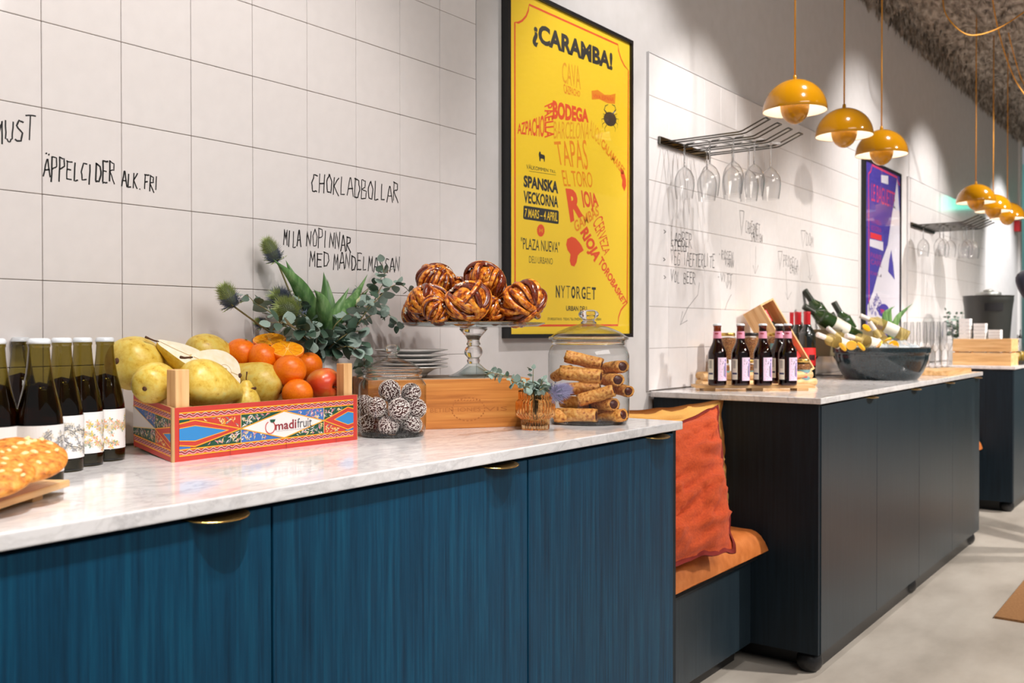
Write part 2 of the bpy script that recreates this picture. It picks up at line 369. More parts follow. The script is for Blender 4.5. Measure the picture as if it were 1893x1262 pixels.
# ================================================================== COUNTERS
def marble_mat():
    m = mat('white_veined_marble', rgb(248, 246, 244), 0.13, coat=0.2); t = NT(m); b = t.n['Principled BSDF']
    tc = t.add('ShaderNodeTexCoord'); mp = t.add('ShaderNodeMapping'); mp.inputs['Rotation'].default_value = (0, 0, 0.6); mp.inputs['Scale'].default_value = (1.0, 1.9, 1.5)
    t.ln(tc.outputs['Object'], mp.inputs[0])
    def vein(sc, lo, hi, dis):
        n = t.add('ShaderNodeTexNoise'); n.inputs['Scale'].default_value = sc; n.inputs['Detail'].default_value = 9; n.inputs['Roughness'].default_value = 0.62; n.inputs['Distortion'].default_value = dis
        t.ln(mp.outputs[0], n.inputs['Vector'])
        a = t.add('ShaderNodeMath', operation='SUBTRACT'); a.inputs[1].default_value = 0.5; t.ln(n.outputs['Fac'], a.inputs[0])
        c = t.add('ShaderNodeMath', operation='ABSOLUTE'); t.ln(a.outputs[0], c.inputs[0])
        r = t.add('ShaderNodeMapRange'); r.inputs['From Min'].default_value = lo; r.inputs['From Max'].default_value = hi; r.inputs['To Min'].default_value = 1; r.inputs['To Max'].default_value = 0
        t.ln(c.outputs[0], r.inputs[0]); return r.outputs[0]
    v1 = vein(4.5, 0.0, 0.035, 0.8); v2 = vein(13, 0.0, 0.06, 0.5); v3 = vein(2.0, 0.0, 0.16, 0.3)
    c0 = rgb(250, 247, 246)
    x = t.add('ShaderNodeMix', data_type='RGBA'); x.inputs[6].default_value = c0; x.inputs[7].default_value = rgb(214, 210, 210)
    k = t.add('ShaderNodeMath', operation='MULTIPLY'); k.inputs[1].default_value = 0.45; t.ln(v3, k.inputs[0]); t.ln(k.outputs[0], x.inputs[0])
    y = t.add('ShaderNodeMix', data_type='RGBA'); y.inputs[7].default_value = rgb(150, 147, 150); t.ln(x.outputs[2], y.inputs[6])
    k2 = t.add('ShaderNodeMath', operation='MULTIPLY'); k2.inputs[1].default_value = 0.30; t.ln(v1, k2.inputs[0]); t.ln(k2.outputs[0], y.inputs[0])
    z = t.add('ShaderNodeMix', data_type='RGBA'); z.inputs[7].default_value = rgb(172, 166, 162); t.ln(y.outputs[2], z.inputs[6])
    k3 = t.add('ShaderNodeMath', operation='MULTIPLY'); k3.inputs[1].default_value = 0.22; t.ln(v2, k3.inputs[0]); t.ln(k3.outputs[0], z.inputs[0])
    t.ln(z.outputs[2], b.inputs['Base Color']); return m
M_marble = marble_mat()
FY = 1.055     # plane of the door fronts
def worktop(x0, x1, label):
    g = G(); g.box(x0, x1, 1.042, WALL - 0.0108, 0.88, 0.9)
    obj('worktop', g.build('worktop', M_marble, bevel=0.003, bseg=3), label=label, cat='worktop')
worktop(-0.36, 2.072, 'white veined marble worktop of the near counter, under the pastries and fruit')
worktop(3.035, 5.535, 'white marble worktop of the second counter, under the beer tray and ice bowl')
worktop(6.49, 8.92, 'white marble worktop of the farthest counter, under the black urn')

# half-moon brass finger pull, flat plate lying on top of the door
def pull_mesh():
    g = G(); n = 20; r = 0.046; top = []; 
    pts = [(r * cos(pi + pi * k / n), 0.72 * r * sin(pi + pi * k / n)) for k in range(n + 1)]
    pts = [(x, y) for x, y in pts]
    ctr = [(r, 0.012), (-r, 0.012)]
    P = pts + ctr
    vs = [(x, y, 0.0022 - max(0, -y) * 0.10) for x, y in P] + [(x, y, -max(0, -y) * 0.10) for x, y in P]; m = len(P)
    g.add(vs, [tuple(range(m)), tuple(reversed(range(m, 2 * m)))] + [(k, k + m, (k + 1) % m + m, (k + 1) % m) for k in range(m)])
    return g.build('pull', M_brass, bevel=0.0006, bseg=1)
pull_me = pull_mesh()
def cabinet(x0, w, label, dm, group, zb=0.067, side=None, end=False):
    t = thing('base_cabinet', label, 'cabinet', (x0, 0, 0), group=group)
    g = G(); g.box(0.001, w - 0.001, FY + 0.021, WALL - 0.012, zb + 0.004, 0.8795); obj('carcass', g.build('carcass', M_gap), t)
    g = G(); g.box(0.0014, w - 0.0014, FY, FY + 0.019, zb, 0.8722)
    d = obj('door', g.build('door', dm, bevel=0.0008, bseg=1), t)
    obj('pull_handle', pull_me, d, (w - 0.086, FY + 0.004, 0.8723))
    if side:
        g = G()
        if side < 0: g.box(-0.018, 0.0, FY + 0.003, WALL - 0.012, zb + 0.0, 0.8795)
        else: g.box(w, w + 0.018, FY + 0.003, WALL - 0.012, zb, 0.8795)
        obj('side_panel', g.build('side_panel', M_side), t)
    return t
for k, (x0, side, lab) in enumerate([
        (-0.342, -1, 'blue-stained cabinet of the near counter, farthest left, beyond the picture edge'),
        (0.258, None, 'blue-stained oak cabinet under the bottles and cookies, leftmost in view'),
        (0.859, None, 'blue-stained oak cabinet below the fruit crate, middle of the near counter'),
        (1.4605, 1, 'blue-stained oak cabinet at the near counter end beside the rust cushion')]):
    w = 0.6 if k else 0.5995
    cabinet(x0, 0.6 if k < 3 else 0.588, lab, M_blue, 'blue cabinets of the near counter', side=side)
W2 = (5.520 - 3.077) / 4
for k, lab in enumerate(['dark blue cabinet at the left end of the second counter, beside the leather bench', 'dark blue cabinet second from the left under the dark ice bowl',
                         'dark blue cabinet third from the left in the second counter', 'dark blue cabinet at the far right end of the second counter']):
    cabinet(3.077 + k * W2, W2, lab, M_blue2, 'dark blue cabinets of the second counter', side=-1 if k == 0 else None)
for k, lab in enumerate(['dark blue cabinet at the left end of the farthest counter', 'dark blue cabinet of the farthest counter behind the person', 'dark blue cabinet of the farthest counter, third along', 'dark blue cabinet of the farthest counter, last along']):
    cabinet(6.523 + k * 0.597, 0.597, lab, M_blue2, 'dark blue cabinets of the farthest counter', side=-1 if k == 0 else None)
# recessed plinths and black ball feet
def plinth(x0, x1, lab, y=FY + 0.028):
    g = G(); g.box(x0, x1, y, WALL - 0.02, 0.0, 0.0705); obj('plinth', g.build('plinth', M_black), label=lab, cat='plinth')
plinth(-0.30, 2.0, 'black recessed plinth under the near counter')
plinth(3.145, 5.49, 'black recessed plinth under the second counter')
plinth(6.6, 8.85, 'black recessed plinth under the farthest counter')
g = G(); g.lathe(smooth_lathe([(0.001, 0.0), (0.022, 0.0), (0.038, 0.016), (0.042, 0.036), (0.036, 0.056), (0.024, 0.066), (0.024, 0.0665)]), 24); foot_me = g.build('foot', M_black, smooth=True)
for x, lab in [(0.0, 'black ball foot under the near counter, leftmost'), (1.0, 'black ball foot under the near counter, middle'), (2.0, 'black ball foot under the near counter beside the bench'),
               (3.105, 'black ball foot under the left corner of the second counter'), (4.28, 'black ball foot halfway under the second counter'), (5.44, 'black ball foot under the far end of the second counter'),
               (6.59, 'black ball foot under the left corner of the farthest counter')]:
    obj('ball_foot', foot_me, None, (x, FY + 0.047, 0.0), label=lab, cat='furniture foot', group='black ball feet under the counters')

# ================================================================== BENCHES
def bench(x0, x1, lab, labc):
    t = thing('window_bench', lab, 'bench', (0, 0, 0))
    g = G(); g.box(x0 + 0.002, x1 - 0.002, 1.285, WALL - 0.002, 0.067, 0.352); obj('bench_box', g.build('bench_box', M_blue2, bevel=0.001, bseg=1), t)
    g = G(); g.box(x0 + 0.002, x1 - 0.002, 1.262, WALL - 0.002, 0.3525, 0.386); obj('seat_board', g.build('seat_board', M_gap), t)
    g = G(); g.box(x0 + 0.01, x1 - 0.01, 1.34, WALL - 0.01, 0.0, 0.0665); obj('plinth', g.build('plinth', M_black), t)
    # leather pad
    nx, ny = 40, 24; gg = G()
    def top(a, b):
        e = min(a, 1 - a) * (x1 - x0); f = min(b, 1 - b) * 0.43
        r = lambda q, R: 1 - (1 - min(1, q / R)) ** 2.4
        z = 0.388 + 0.072 * r(e, 0.05) ** .5 * r(f, 0.05) ** .5 + 0.006 * sin(a * pi) * sin(b * pi) + 0.0025 * noise.noise(V((a * 8, b * 5, 2)))
        bulge = 0.0
        return V((x0 + 0.003 + a * (x1 - x0 - 0.006), 1.222 + b * (WALL - 1.224), z))
    def u01(i, n): t_ = i / n; return 0.5 - 0.5 * cos(pi * t_)
    vs = [top(u01(i, nx), u01(j, ny)) for i in range(nx + 1) for j in range(ny + 1)]
    fs = [(i * (ny + 1) + j, (i + 1) * (ny + 1) + j, (i + 1) * (ny + 1) + j + 1, i * (ny + 1) + j + 1) for i in range(nx) for j in range(ny)]
    gg.add(vs, fs)
    bt = [V((v.x, v.y, 0.387)) for v in vs]; gg.add(bt, [tuple(reversed(f)) for f in fs])
    c = obj('bench_cushion', gg.build('pad', M_leather, smooth=True, weld=True), label=labc, cat='cushion')
    return t
bench(2.072 + 0.006, 3.056, 'low dark blue bench box between the near and second counters', 'cognac leather seat pad on the bench under the rust cushion')
bench(5.528, 6.50, 'low dark blue bench box between the second and farthest counters', 'cognac leather seat pad on the far bench, barely showing past the second counter')

def pillow(name, c4, thick, m1, m2, lab, seed, fl=0.018):
    """c4: TL, TR, BR, BL corners seen from the front; puffed case with a flat stitched flange"""
    TL, TR, BR, BL = map(V, c4); n = 44; N = (TR - TL).cross(BL - TL).normalized()
    if N.y > 0: N = -N
    def P(a, b, side):
        s_, t_ = a * 2 - 1, b * 2 - 1
        pin = 1 - 0.055 * (1 - s_ * s_) * abs(t_) ** 3; pin2 = 1 - 0.055 * (1 - t_ * t_) * abs(s_) ** 3
        aa = 0.5 + s_ * pin2 / 2; bb = 0.5 + t_ * pin / 2
        aa += 0.022 * noise.noise(V((b * 6.5, seed, 1.5 + round(aa)))) * abs(s_) ** 3; bb += 0.018 * noise.noise(V((a * 6.5, seed + 4, 2.5 + round(bb)))) * abs(t_) ** 3
        p = (TL.lerp(TR, aa)).lerp(BL.lerp(BR, aa), bb)
        f = max(0, (1 - (abs(s_) / 0.93) ** 2.6)) * max(0, (1 - (abs(t_) / 0.93) ** 2.6)); f = f ** 0.55
        q = V((a * 3 + seed, b * 7, seed))
        wr = 0.028 * noise.noise(q * 1.0) + 0.018 * noise.noise(V((a * 4 + seed, b * 17, 3))) + 0.007 * noise.noise(V((a * 26, b * 30 + seed, 7)))
        ridge = 0.030 * max(0, 1 - abs(noise.noise(V((a * 2.0 + seed, b * 7.5 + a * 1.5, 9))) * 3.2)) ** 2
        edge = 0.010 * noise.noise(V((a * 11, b * 11, seed * 3))) * (1 - f)
        return p + N * (side * (thick * f * 0.5 + 0.0012) + (wr + ridge) * (f if side > 0 else -f) * 1.0 + edge)
    g = G(); k = n + 1
    for side in (1, -1):
        vs = [P(i / n, j / n, side) for i in range(k) for j in range(k)]
        fs = [(i * k + j, i * k + j + 1, (i + 1) * k + j + 1, (i + 1) * k + j) for i in range(n) for j in range(n)]
        g.add(vs, fs if side > 0 else [tuple(reversed(f)) for f in fs], 0)
    per = [(i, 0) for i in range(n)] + [(n, j) for j in range(n)] + [(n - i, n) for i in range(n)] + [(0, n - j) for j in range(n)]
    L = len(per)
    t = obj(name, g.build(name, m1, smooth=True, weld=False), label=lab, cat='cushion')
    # stitched binding round the flange
    h = G(); ctr = P(0.5, 0.5, 0)
    loop = []
    for (i, j) in per:
        p = P(i / n, j / n, 0); loop.append((p + (p - ctr).normalized() * 0.002, p - (p - ctr).normalized() * 0.014))
    for s_ in (1, -1):
        vs = []
        for o_, i_ in loop: vs += [o_ + N * s_ * 0.0028, i_ + N * s_ * 0.004]
        h.add(vs, [(2 * a, 2 * a + 1, (2 * a + 3) % (2 * L), (2 * a + 2) % (2 * L)) for a in range(L)])
    vs = []
    for o_, i_ in loop: vs += [o_ + N * 0.0028, o_ - N * 0.0028]
    h.add(vs, [(2 * a, 2 * a + 1, (2 * a + 3) % (2 * L), (2 * a + 2) % (2 * L)) for a in range(L)])
    obj('binding', h.build('binding', m2, smooth=True), t, label='darker stitched edge binding')
    return t
pillow('throw_cushion', [(2.46, 1.585, 0.868), aty(1335, 738, 1.388), atz(1356, 955, 0.475), (2.42, 1.52, 0.475)], 0.07, M_yell, M_yelld,
       'ochre yellow linen cushion standing behind the rust cushion', 3.3)
pillow('throw_cushion', [(2.36, 1.40, 0.80), aty(1327, 748, 1.325), atz(1357, 1020, 0.466), (2.20, 1.215, 0.475)], 0.12, M_rust, M_rustd,
       'rust orange crumpled linen cushion with dark red edging, leaning on the bench', 1.7)

# rug on the floor
g = G(); g.box(4.09, 6.6, -1.4, 0.727, 0.0005, 0.009); 
obj('rug', g.build('rug', nmat('jute_weave', [(0.3, rgb(128, 88, 52)), (0.7, rgb(172, 126, 80))], scale=(120, 30, 1), nscale=3, rough=0.9, bump=0.4, bdist=0.003)), label='brown jute rug on the concrete floor at the lower right', cat='rug')

# ================================================================== NEAR COUNTER
TOP = 0.9
def at_d(u, d, z=TOP):
    """a point at forward depth d in the column u, on height z"""
    p = V((0, 0, CAMH)) + ray(u, 631) * d; return V((p.x, p.y, z))

# ---------------------------------------------------------------- cider bottles
def ribbon(g, pts, w, f, mi=0, taper=False):
    """flat stroke: pts are 2d, f maps (a, b) to 3d"""
    n = len(pts)
    L = []
    for i, (a, b) in enumerate(pts):
        a0, b0 = pts[max(i - 1, 0)]; a1, b1 = pts[min(i + 1, n - 1)]
        dx, dy = a1 - a0, b1 - b0; l = sqrt(dx * dx + dy * dy) or 1
        ww = w * (1 - 0.7 * i / (n - 1)) if taper else w
        L.append((f(a - dy / l * ww / 2, b + dx / l * ww / 2), f(a + dy / l * ww / 2, b - dx / l * ww / 2)))
    vs = [p for q in L for p in q]
    g.add(vs, [(2 * i, 2 * i + 1, 2 * i + 3, 2 * i + 2) for i in range(n - 1)], mi)
def blob(g, a, b, r, f, mi=0, n=8, sx=1.0, sy=1.0, rot=0.0):
    pts = []
    for k in range(n):
        t = 2 * pi * k / n; x, y = r * sx * cos(t), r * sy * sin(t)
        pts.append(f(a + x * cos(rot) - y * sin(rot), b + x * sin(rot) + y * cos(rot)))
    g.add(pts, [tuple(range(n))], mi)

cap_g = G(); cap_g.lathe([(0.0001, 0.2045), (0.011, 0.2045), (0.0134, 0.2035), (0.0145, 0.2005), (0.0156, 0.1975), (0.0150, 0.1970)], 42, flute=21, fd=0.02)
cap_me = cap_g.build('cap', M_capw, smooth=True)
M_lab = [M_paperw, mat('print_black', rgb(40, 40, 42), 0.7), mat('print_grey', rgb(160, 158, 158), 0.7), mat('print_yellow', rgb(214, 196, 92), 0.7), mat('print_peach', rgb(226, 164, 130), 0.7), mat('print_sage', rgb(140, 158, 136), 0.7), mat('print_cream', rgb(214, 206, 190), 0.7)]
def cider_meshes():
    prof = smooth_lathe([(0.0245, 0.0), (0.029, 0.0015), (0.0303, 0.005), (0.0305, 0.03), (0.0305, 0.075), (0.0303, 0.088), (0.0285, 0.102), (0.0245, 0.120), (0.0205, 0.137), (0.0172, 0.155), (0.0150, 0.172), (0.0138, 0.188), (0.0136, 0.192)], 3) + [(0.0144, 0.193), (0.0146, 0.197), (0.0135, 0.2)]
    g = G(); g.lathe(prof, 40, cap0=True); glass = g.build('bottle', M_cider, smooth=True)
    g = G(); g.lathe([(max(0.001, r - 0.0016), z + 0.002) for r, z in prof if z < 0.142] + [(0.0001, 0.1445)], 32, cap0=True); liq = g.build('cider', M_ciderliq, smooth=True)
    g = G(); g.lathe([(0.0001, 0.006), (0.026, 0.006), (0.0285, 0.004), (0.0296, 0.006), (0.0296, 0.019)], 32); base = g.build('base', mat('thick_bottle_foot', (0.018, 0.022, 0.022), 0.15), smooth=True)
    return glass, liq, base
cg, cl, cb = cider_meshes()
def cider_label(kind, seed):
    R = random.Random(seed); rr = 0.0309
    f = lambda a, b, k=0.00015: V(((rr + k) * cos(a / rr), (rr + k) * sin(a / rr), b))
    g = G(); vs = []; n = 48
    for k in range(n): vs += [V((rr * cos(2 * pi * k / n), rr * sin(2 * pi * k / n), 0.021)), V((rr * cos(2 * pi * k / n), rr * sin(2 * pi * k / n), 0.086))]
    g.add(vs, [(2 * k, (2 * k + 2) % (2 * n), (2 * k + 3) % (2 * n), 2 * k + 1) for k in range(n)], 0)
    for k in range(24):
        a = -pi * rr + k * 2 * pi * rr / 24 + R.uniform(-0.003, 0.003); b = (0.045 if k % 2 else 0.06) + R.uniform(-0.008, 0.008)
        dr = R.uniform(-0.5, 0.5); pts = []
        for i in range(9):
            pts.append((a, b)); a += 0.0034 * cos(dr); b += 0.0034 * sin(dr); dr += R.uniform(-0.45, 0.5); b = min(0.078, max(0.028, b))
            if R.random() < 0.7:
                an = R.uniform(0, 2 * pi); x, y = a + 0.004 * cos(an), b + 0.004 * sin(an)
                for q in range(5):
                    tt = an + q * 1.26
                    c = R.choice([2, 6, 2, 6] if kind == 0 else [3, 4, 5, 6, 6])
                    blob(g, x + 0.0028 * cos(tt), y + 0.0028 * sin(tt), 0.0024, f, c, 6, 1, 0.6, tt)
                blob(g, x, y, 0.0007, lambda p, q_: f(p, q_, 0.0003), 1 if kind == 0 else 4, 5)
        ribbon(g, pts, 0.0008 if kind == 0 else 0.0005, lambda p, q_: f(p, q_, 0.00025), 1 if kind == 0 else R.choice([2, 4, 5]))
    return g.build('label', M_lab, smooth=False, weld=False)
lab_me = [cider_label(0, 3), cider_label(1, 8)]
for u, d, k, rz, lab in [(194, 1.60, 1, 0.4, 'cider bottle with a colourful blossom label, nearest the fruit crate'),
                         (152.5, 1.54, 1, 1.3, 'cider bottle with a colourful blossom label, second from the fruit crate'),
                         (114, 1.475, 0, 2.6, 'cider bottle with a black and white branch label, third from the fruit crate'),
                         (72, 1.325, 0, 4.0, 'cider bottle in front with a black and white branch label, behind the big cookie'),
                         (38, 1.63, 1, 5.0, 'cider bottle mostly hidden behind the front ones, third cap from the left edge'),
                         (-11, 1.30, 0, 5.6, 'cider bottle cut off by the left edge of the picture'),
                         (88, 1.72, 1, 0.9, 'cider bottle at the back of the group against the tiles')]:
    p = at_d(u, d)
    t = thing('cider_bottle', lab, 'bottle', p, rz, group='cider bottles by the tiled wall')
    obj('glass', cg, t); obj('liquid', cl, t); obj('foot', cb, t); obj('crown_cap', cap_me, t); obj('paper_label', lab_me[k], t)

# ---------------------------------------------------------------- serving board with cookies
def board(x0, y0, x1, y1, w, name, lab, h=0.009, lift=0.009, m=M_pineh, z=TOP):
    """long board from (x0,y0) to (x1,y1), width w to its left, two cleats underneath"""
    a = atan2(y1 - y0, x1 - x0); L = sqrt((x1 - x0) ** 2 + (y1 - y0) ** 2)
    t = thing(name, lab, 'board', (x0, y0, z), a)
    g = G(); g.box(0, L, 0, w, lift, lift + h); obj('board_top', g.build('board_top', m, bevel=0.002), t)
    if lift > 0.002:
        for k in (0.14, 0.86):
            g = G(); g.box(L * k - 0.012, L * k + 0.012, 0.012, w - 0.012, 0, lift - 0.0002); obj('cleat', g.build('cleat', m, bevel=0.001, bseg=1), t)
    return t
c1 = atz(130, 886, TOP + 0.018); c2 = atz(-10, 930, TOP + 0.018)
dd = (c1 - c2).normalized(); far = c1 - dd * 0.42
board(far.x, far.y, c1.x, c1.y, 0.17, 'serving_board', 'pale wooden serving board with cookies at the lower left')
M_cookie = nmat('baked_cookie', [(0.28, rgb(150, 78, 22)), (0.45, rgb(214, 128, 40)), (0.62, rgb(232, 160, 66)), (0.8, rgb(240, 184, 96))], nscale=22, detail=7, rough=0.6, bump=0.5, bdist=0.006)
M_nut = mat('pale_chocolate_chunk', rgb(240, 214, 150), 0.5)
def cookie_mesh(seed, r=0.062):
    R = random.Random(seed); g = G(); seg, rg = 48, 14; vs = []
    for i in range(rg + 1):
        for k in range(seg):
            a = 2 * pi * k / seg; q = i / rg
            if q <= 0.75: rr = r * (q / 0.75); z = 0.021 * (1 - (q / 0.75) ** 3.2 * 0.55)
            else: e = (q - 0.75) / 0.25; rr = r * (1 + 0.035 * sin(pi * e) - 0.06 * e); z = 0.021 * 0.45 * (1 - e)
            ed = 1 + 0.05 * noise.noise(V((cos(a) * 1.5, sin(a) * 1.5, seed)))
            x, y = rr * ed * cos(a), rr * ed * sin(a)
            n = noise.fractal(V((x * 60, y * 60, seed)), 1.0, 2.0, 3)
            vs.append(V((x, y, max(0, z + (0.0022 * n if q < 0.8 else 0)))))
    g.add(vs, [(i * seg + k, (i + 1) * seg + k, (i + 1) * seg + (k + 1) % seg, i * seg + (k + 1) % seg) for i in range(rg) for k in range(seg)] + [tuple(reversed([rg * seg + k for k in range(seg)]))])
    me = g.build('cookie', M_cookie, smooth=True)
    h = G()
    for _ in range(22):
        a = R.uniform(0, 2 * pi); q = sqrt(R.random()) * 0.88; x, y = r * q * cos(a), r * q * sin(a); z = 0.0205 * (1 - (q) ** 3.2 * 0.5)
        h.ball((x, y, z), R.uniform(0.003, 0.0058), 8, 5, sc=(1.2, 0.8, 0.55), M=Matrix.Rotation(R.uniform(0, 3), 3, 'Z'))
    return me, h.build('nuts', M_nut, smooth=True)
ck = [cookie_mesh(2), cookie_mesh(5)]
def cookie(p, rot, k, lab, s=1.0):
    t = thing('cookie', lab, 'cookie', p, group='cookies on the wooden board', rot=rot); t.scale = (s, s, s)
    obj('baked_dough', ck[k][0], t); n = obj('nut_pieces', ck[k][1], t, kind='stuff')
nrm = V((-dd.y, dd.x, 0))
zb = TOP + 0.0185
pc = atz(30, 876, zb)
cn = (V((0, 0, 1)) - _F0 * 0.32 + _R0 * 0.16).normalized()
cookie(atd(30, 858, 1.185), cn.to_track_quat('Z', 'X').to_euler(), 0, 'large golden nut cookie propped up on the wooden board in front of the bottles', 0.93)
cookie(atd(-34, 886, 1.12), cn.to_track_quat('Z', 'Y').to_euler(), 1, 'golden cookie at the left edge, lying in front of the large one', 0.9)
pc = atz(-40, 870, zb)
cookie((pc.x, pc.y, zb + 0.001), (0, 0, 1.0), 1, 'golden cookie lying flat under the large one at the left edge', 0.9)

# ---------------------------------------------------------------- printed fruit crate
FL, FR, BR_, BL_ = V((0.920, 1.380, TOP)), V((1.336, 1.381, TOP)), V((1.362, 1.590, TOP)), V((0.990, 1.605, TOP))
CH = 0.089
ct = thing('fruit_crate', 'low painted cardboard fruit crate with blue diamonds and wooden corner posts', 'crate')
M_card = mat('bare_cardboard', rgb(190, 150, 100), 0.8)
PR = [mat('print_red', rgb(196, 58, 46), 0.5), mat('print_orange', rgb(246, 166, 40), 0.5), mat('print_sky_blue', rgb(48, 132, 196), 0.5), mat('print_dark_green', rgb(20, 76, 54), 0.5),
      mat('print_white', rgb(228, 222, 218), 0.5), mat('print_pink', rgb(226, 140, 150), 0.5), mat('print_purple', rgb(112, 48, 70), 0.5), mat('print_royal_blue', rgb(56, 108, 180), 0.5), mat('print_sand', rgb(236, 206, 140), 0.5),
      mat('print_grey_blue', rgb(120, 130, 140), 0.5), mat('print_maroon', rgb(140, 40, 50), 0.5), mat('print_dark_grey', rgb(80, 80, 84), 0.5)]
def wallpiece(name, a, b, h0, h1, out, lab=None):
    """board standing on segment a-b, thickness 4 mm inward; zb raised"""
    n = V((out[0], out[1], 0)).normalized(); g = G()
    i = n * -0.004
    vs = [a, b, b + V((0, 0, h1)), a + V((0, 0, h0))]; vs2 = [v + i for v in vs]
    g.add(vs + vs2, [(0, 1, 2, 3), (7, 6, 5, 4), (0, 4, 5, 1), (1, 5, 6, 2), (2, 6, 7, 3), (3, 7, 4, 0)])
    return obj(name, g.build(name, M_card), ct)
front = wallpiece('front_panel', FL, FR, CH, CH, (0, -1))
left = wallpiece('side_panel', BL_ + V((0, 0, 0.006)), FL, 0.094, CH, (-1, 0.25))
right = wallpiece('side_panel', FR, BR_, CH, CH, (1, -0.1))
back = wallpiece('back_panel', BR_, BL_ + V((0, 0, 0.002)), CH, CH, (0, 1))
g = G(); i2 = V((0, 0, 0.006)); g.add([FL + i2 + V((.004, .004, 0)), FR + i2 + V((-.004, .004, 0)), BR_ + i2 + V((-.005, -.004, 0)), BL_ + i2 + V((.005, -.004, 0))], [(0, 1, 2, 3)]); obj('base_panel', g.build('base_panel', M_card), ct)
def crate_print(par, a, b, h0, h1, out, side=False):
    n = V((out[0], out[1], 0)).normalized(); g = G(); R = random.Random(4)
    def f(s, t, k=1): return a.lerp(b, s) + V((0, 0, 1)) * (t * (h0 + (h1 - h0) * s)) + n * (0.00025 * k)
    def pg(pts, mi, k=1): g.add([f(s, t, k) for s, t in pts], [tuple(range(len(pts)))], mi)
    def line(p, q, w, mi, k=3):
        L = (b - a).length; H = h0
        dx, dy = (q[0] - p[0]) * L, (q[1] - p[1]) * H; l = sqrt(dx * dx + dy * dy); ox, oy = -dy / l * w / 2 / L, dx / l * w / 2 / H
        pg([(p[0] + ox, p[1] + oy), (q[0] + ox, q[1] + oy), (q[0] - ox, q[1] - oy), (p[0] - ox, p[1] - oy)], mi, k)
    def wave(t0, t1):
        s0, s1 = 0.03, 0.97; N = int((s1 - s0) * (b - a).length / 0.0078)
        pg([(s0, t0 - .012), (s1, t0 - .012), (s1, t1 + .012), (s0, t1 + .012)], 0, 2)
        m = (t0 + t1) / 2; A = (t1 - t0) / 2 * 0.62
        for off, mi, ww, k in ((-.020, 5, 0.0032, 3), (.004, 10, 0.0022, 4), (.022, 4, 0.0007, 5)):
            pts = [(s0 + (s1 - s0) * i / (N * 4), m + off + A * sin(2 * pi * i / 4 * 0.5 + 0.4)) for i in range(N * 4 + 1)]
            L = (b - a).length
            for i in range(len(pts) - 1): line(pts[i], pts[i + 1], ww, mi, k)
    def floral(poly, mi, cols):
        pg(poly, mi, 2)
        # curled leaves scattered inside the polygon
        L = (b - a).length
        xs = [p[0] for p in poly]; ys = [p[1] for p in poly]
        def inside(x, y):
            c = False; m_ = len(poly)
            for i in range(m_):
                (x1_, y1_), (x2_, y2_) = poly[i], poly[(i + 1) % m_]
                if (y1_ > y) != (y2_ > y) and x < (x2_ - x1_) * (y - y1_) / (y2_ - y1_) + x1_: c = not c
            return c
        area_ = (max(xs) - min(xs)) * L * (max(ys) - min(ys)) * h0
        for _ in range(int(area_ / 0.000018)):
            x, y = R.uniform(min(xs), max(xs)), R.uniform(min(ys), max(ys)); an = R.uniform(0, 2 * pi); l_ = R.uniform(0.006, 0.013); c = R.choice(cols); w = R.uniform(0.0018, 0.0036)
            tip = (x + l_ * cos(an) / L, y + l_ * sin(an) / h0); mid = (x + (l_ / 2 * cos(an) - w * sin(an)) / L, y + (l_ / 2 * sin(an) + w * cos(an)) / h0); m2 = (x + (l_ / 2 * cos(an) - w * .2 * sin(an)) / L, y + (l_ / 2 * sin(an) + .2 * w * cos(an)) / h0)
            if all(inside(*p) for p in ((x, y), tip, mid)): pg([(x, y), m2, tip, mid], c, 3)
    pg([(0.004, 0.0), (0.996, 0.0), (0.996, 1), (0.004, 1)], 0, 1)
    line((.03, .895), (.97, .895), 0.0022, 1); line((.03, .785), (.97, .785), 0.0022, 1); wave(.81, .87)
    line((.03, .215), (.97, .215), 0.0022, 1); line((.03, .105), (.97, .105), 0.0026, 1); wave(.13, .19)
    T0, T1, TM = 0.228, 0.772, 0.50
    warm = [8, 1, 9, 8]; cool = [8, 4, 5, 9]
    if not side:
        s1, s2 = 0.325, 0.785; c = (s1 + s2) / 2
        floral([(0.1, T1), (s1, T1), (s1, TM)], 0, warm); floral([(0.1, T0), (s1, TM), (s1, T0)], 3, cool)
        floral([(s1, T1), (c, T1), (s1, TM)], 3, cool); floral([(s1, T0), (s1, TM), (c, T0)], 7, cool)
        floral([(s2, T1), (s2, TM), (c, T1)], 7, cool); floral([(s2, T0), (c, T0), (s2, TM)], 3, cool)
        floral([(s2, T1), (0.955, T1), (s2, TM)], 3, cool); floral([(s2, TM), (0.955, T0), (s2, T0)], 0, warm)
        pg([(s1, TM), (c, T0), (s2, TM), (c, T1)], 4, 4)
        for p, q in (((s1, TM), (c, T0)), ((c, T0), (s2, TM)), ((s2, TM), (c, T1)), ((c, T1), (s1, TM))): line(p, q, 0.0018, 1, 5)
        for s in (s1, s2): line((s, T0), (s, T1), 0.0012, 8, 5)
        for sg, o, e in ((1, 0.03, s1), (-1, 0.97, s2)):
            k1 = o + sg * 0.072 if sg > 0 else 0.935
            A = [(o, .70), (k1, .745), (e, TM), (k1, .255), (o, .30)]; pg(A if sg > 0 else list(reversed(A)), 0, 4)
            for i in range(4): line(A[i], A[i + 1], 0.0018, 1, 5)
            i1 = e - sg * 0.062
            B = [(o, .615), (k1, .645), (i1, TM), (k1, .355), (o, .385)]; pg(B if sg > 0 else list(reversed(B)), 2, 5)
            for i in range(4): line(B[i], B[i + 1], 0.0013, 1, 6)
            pg([(o, .715), (o + sg * .045, .74), (o + sg * .05, T1), (o, T1)], 3, 4); pg([(o, T0), (o, .28), (o + sg * .05, .255), (o + sg * .05, T0)], 7, 4)
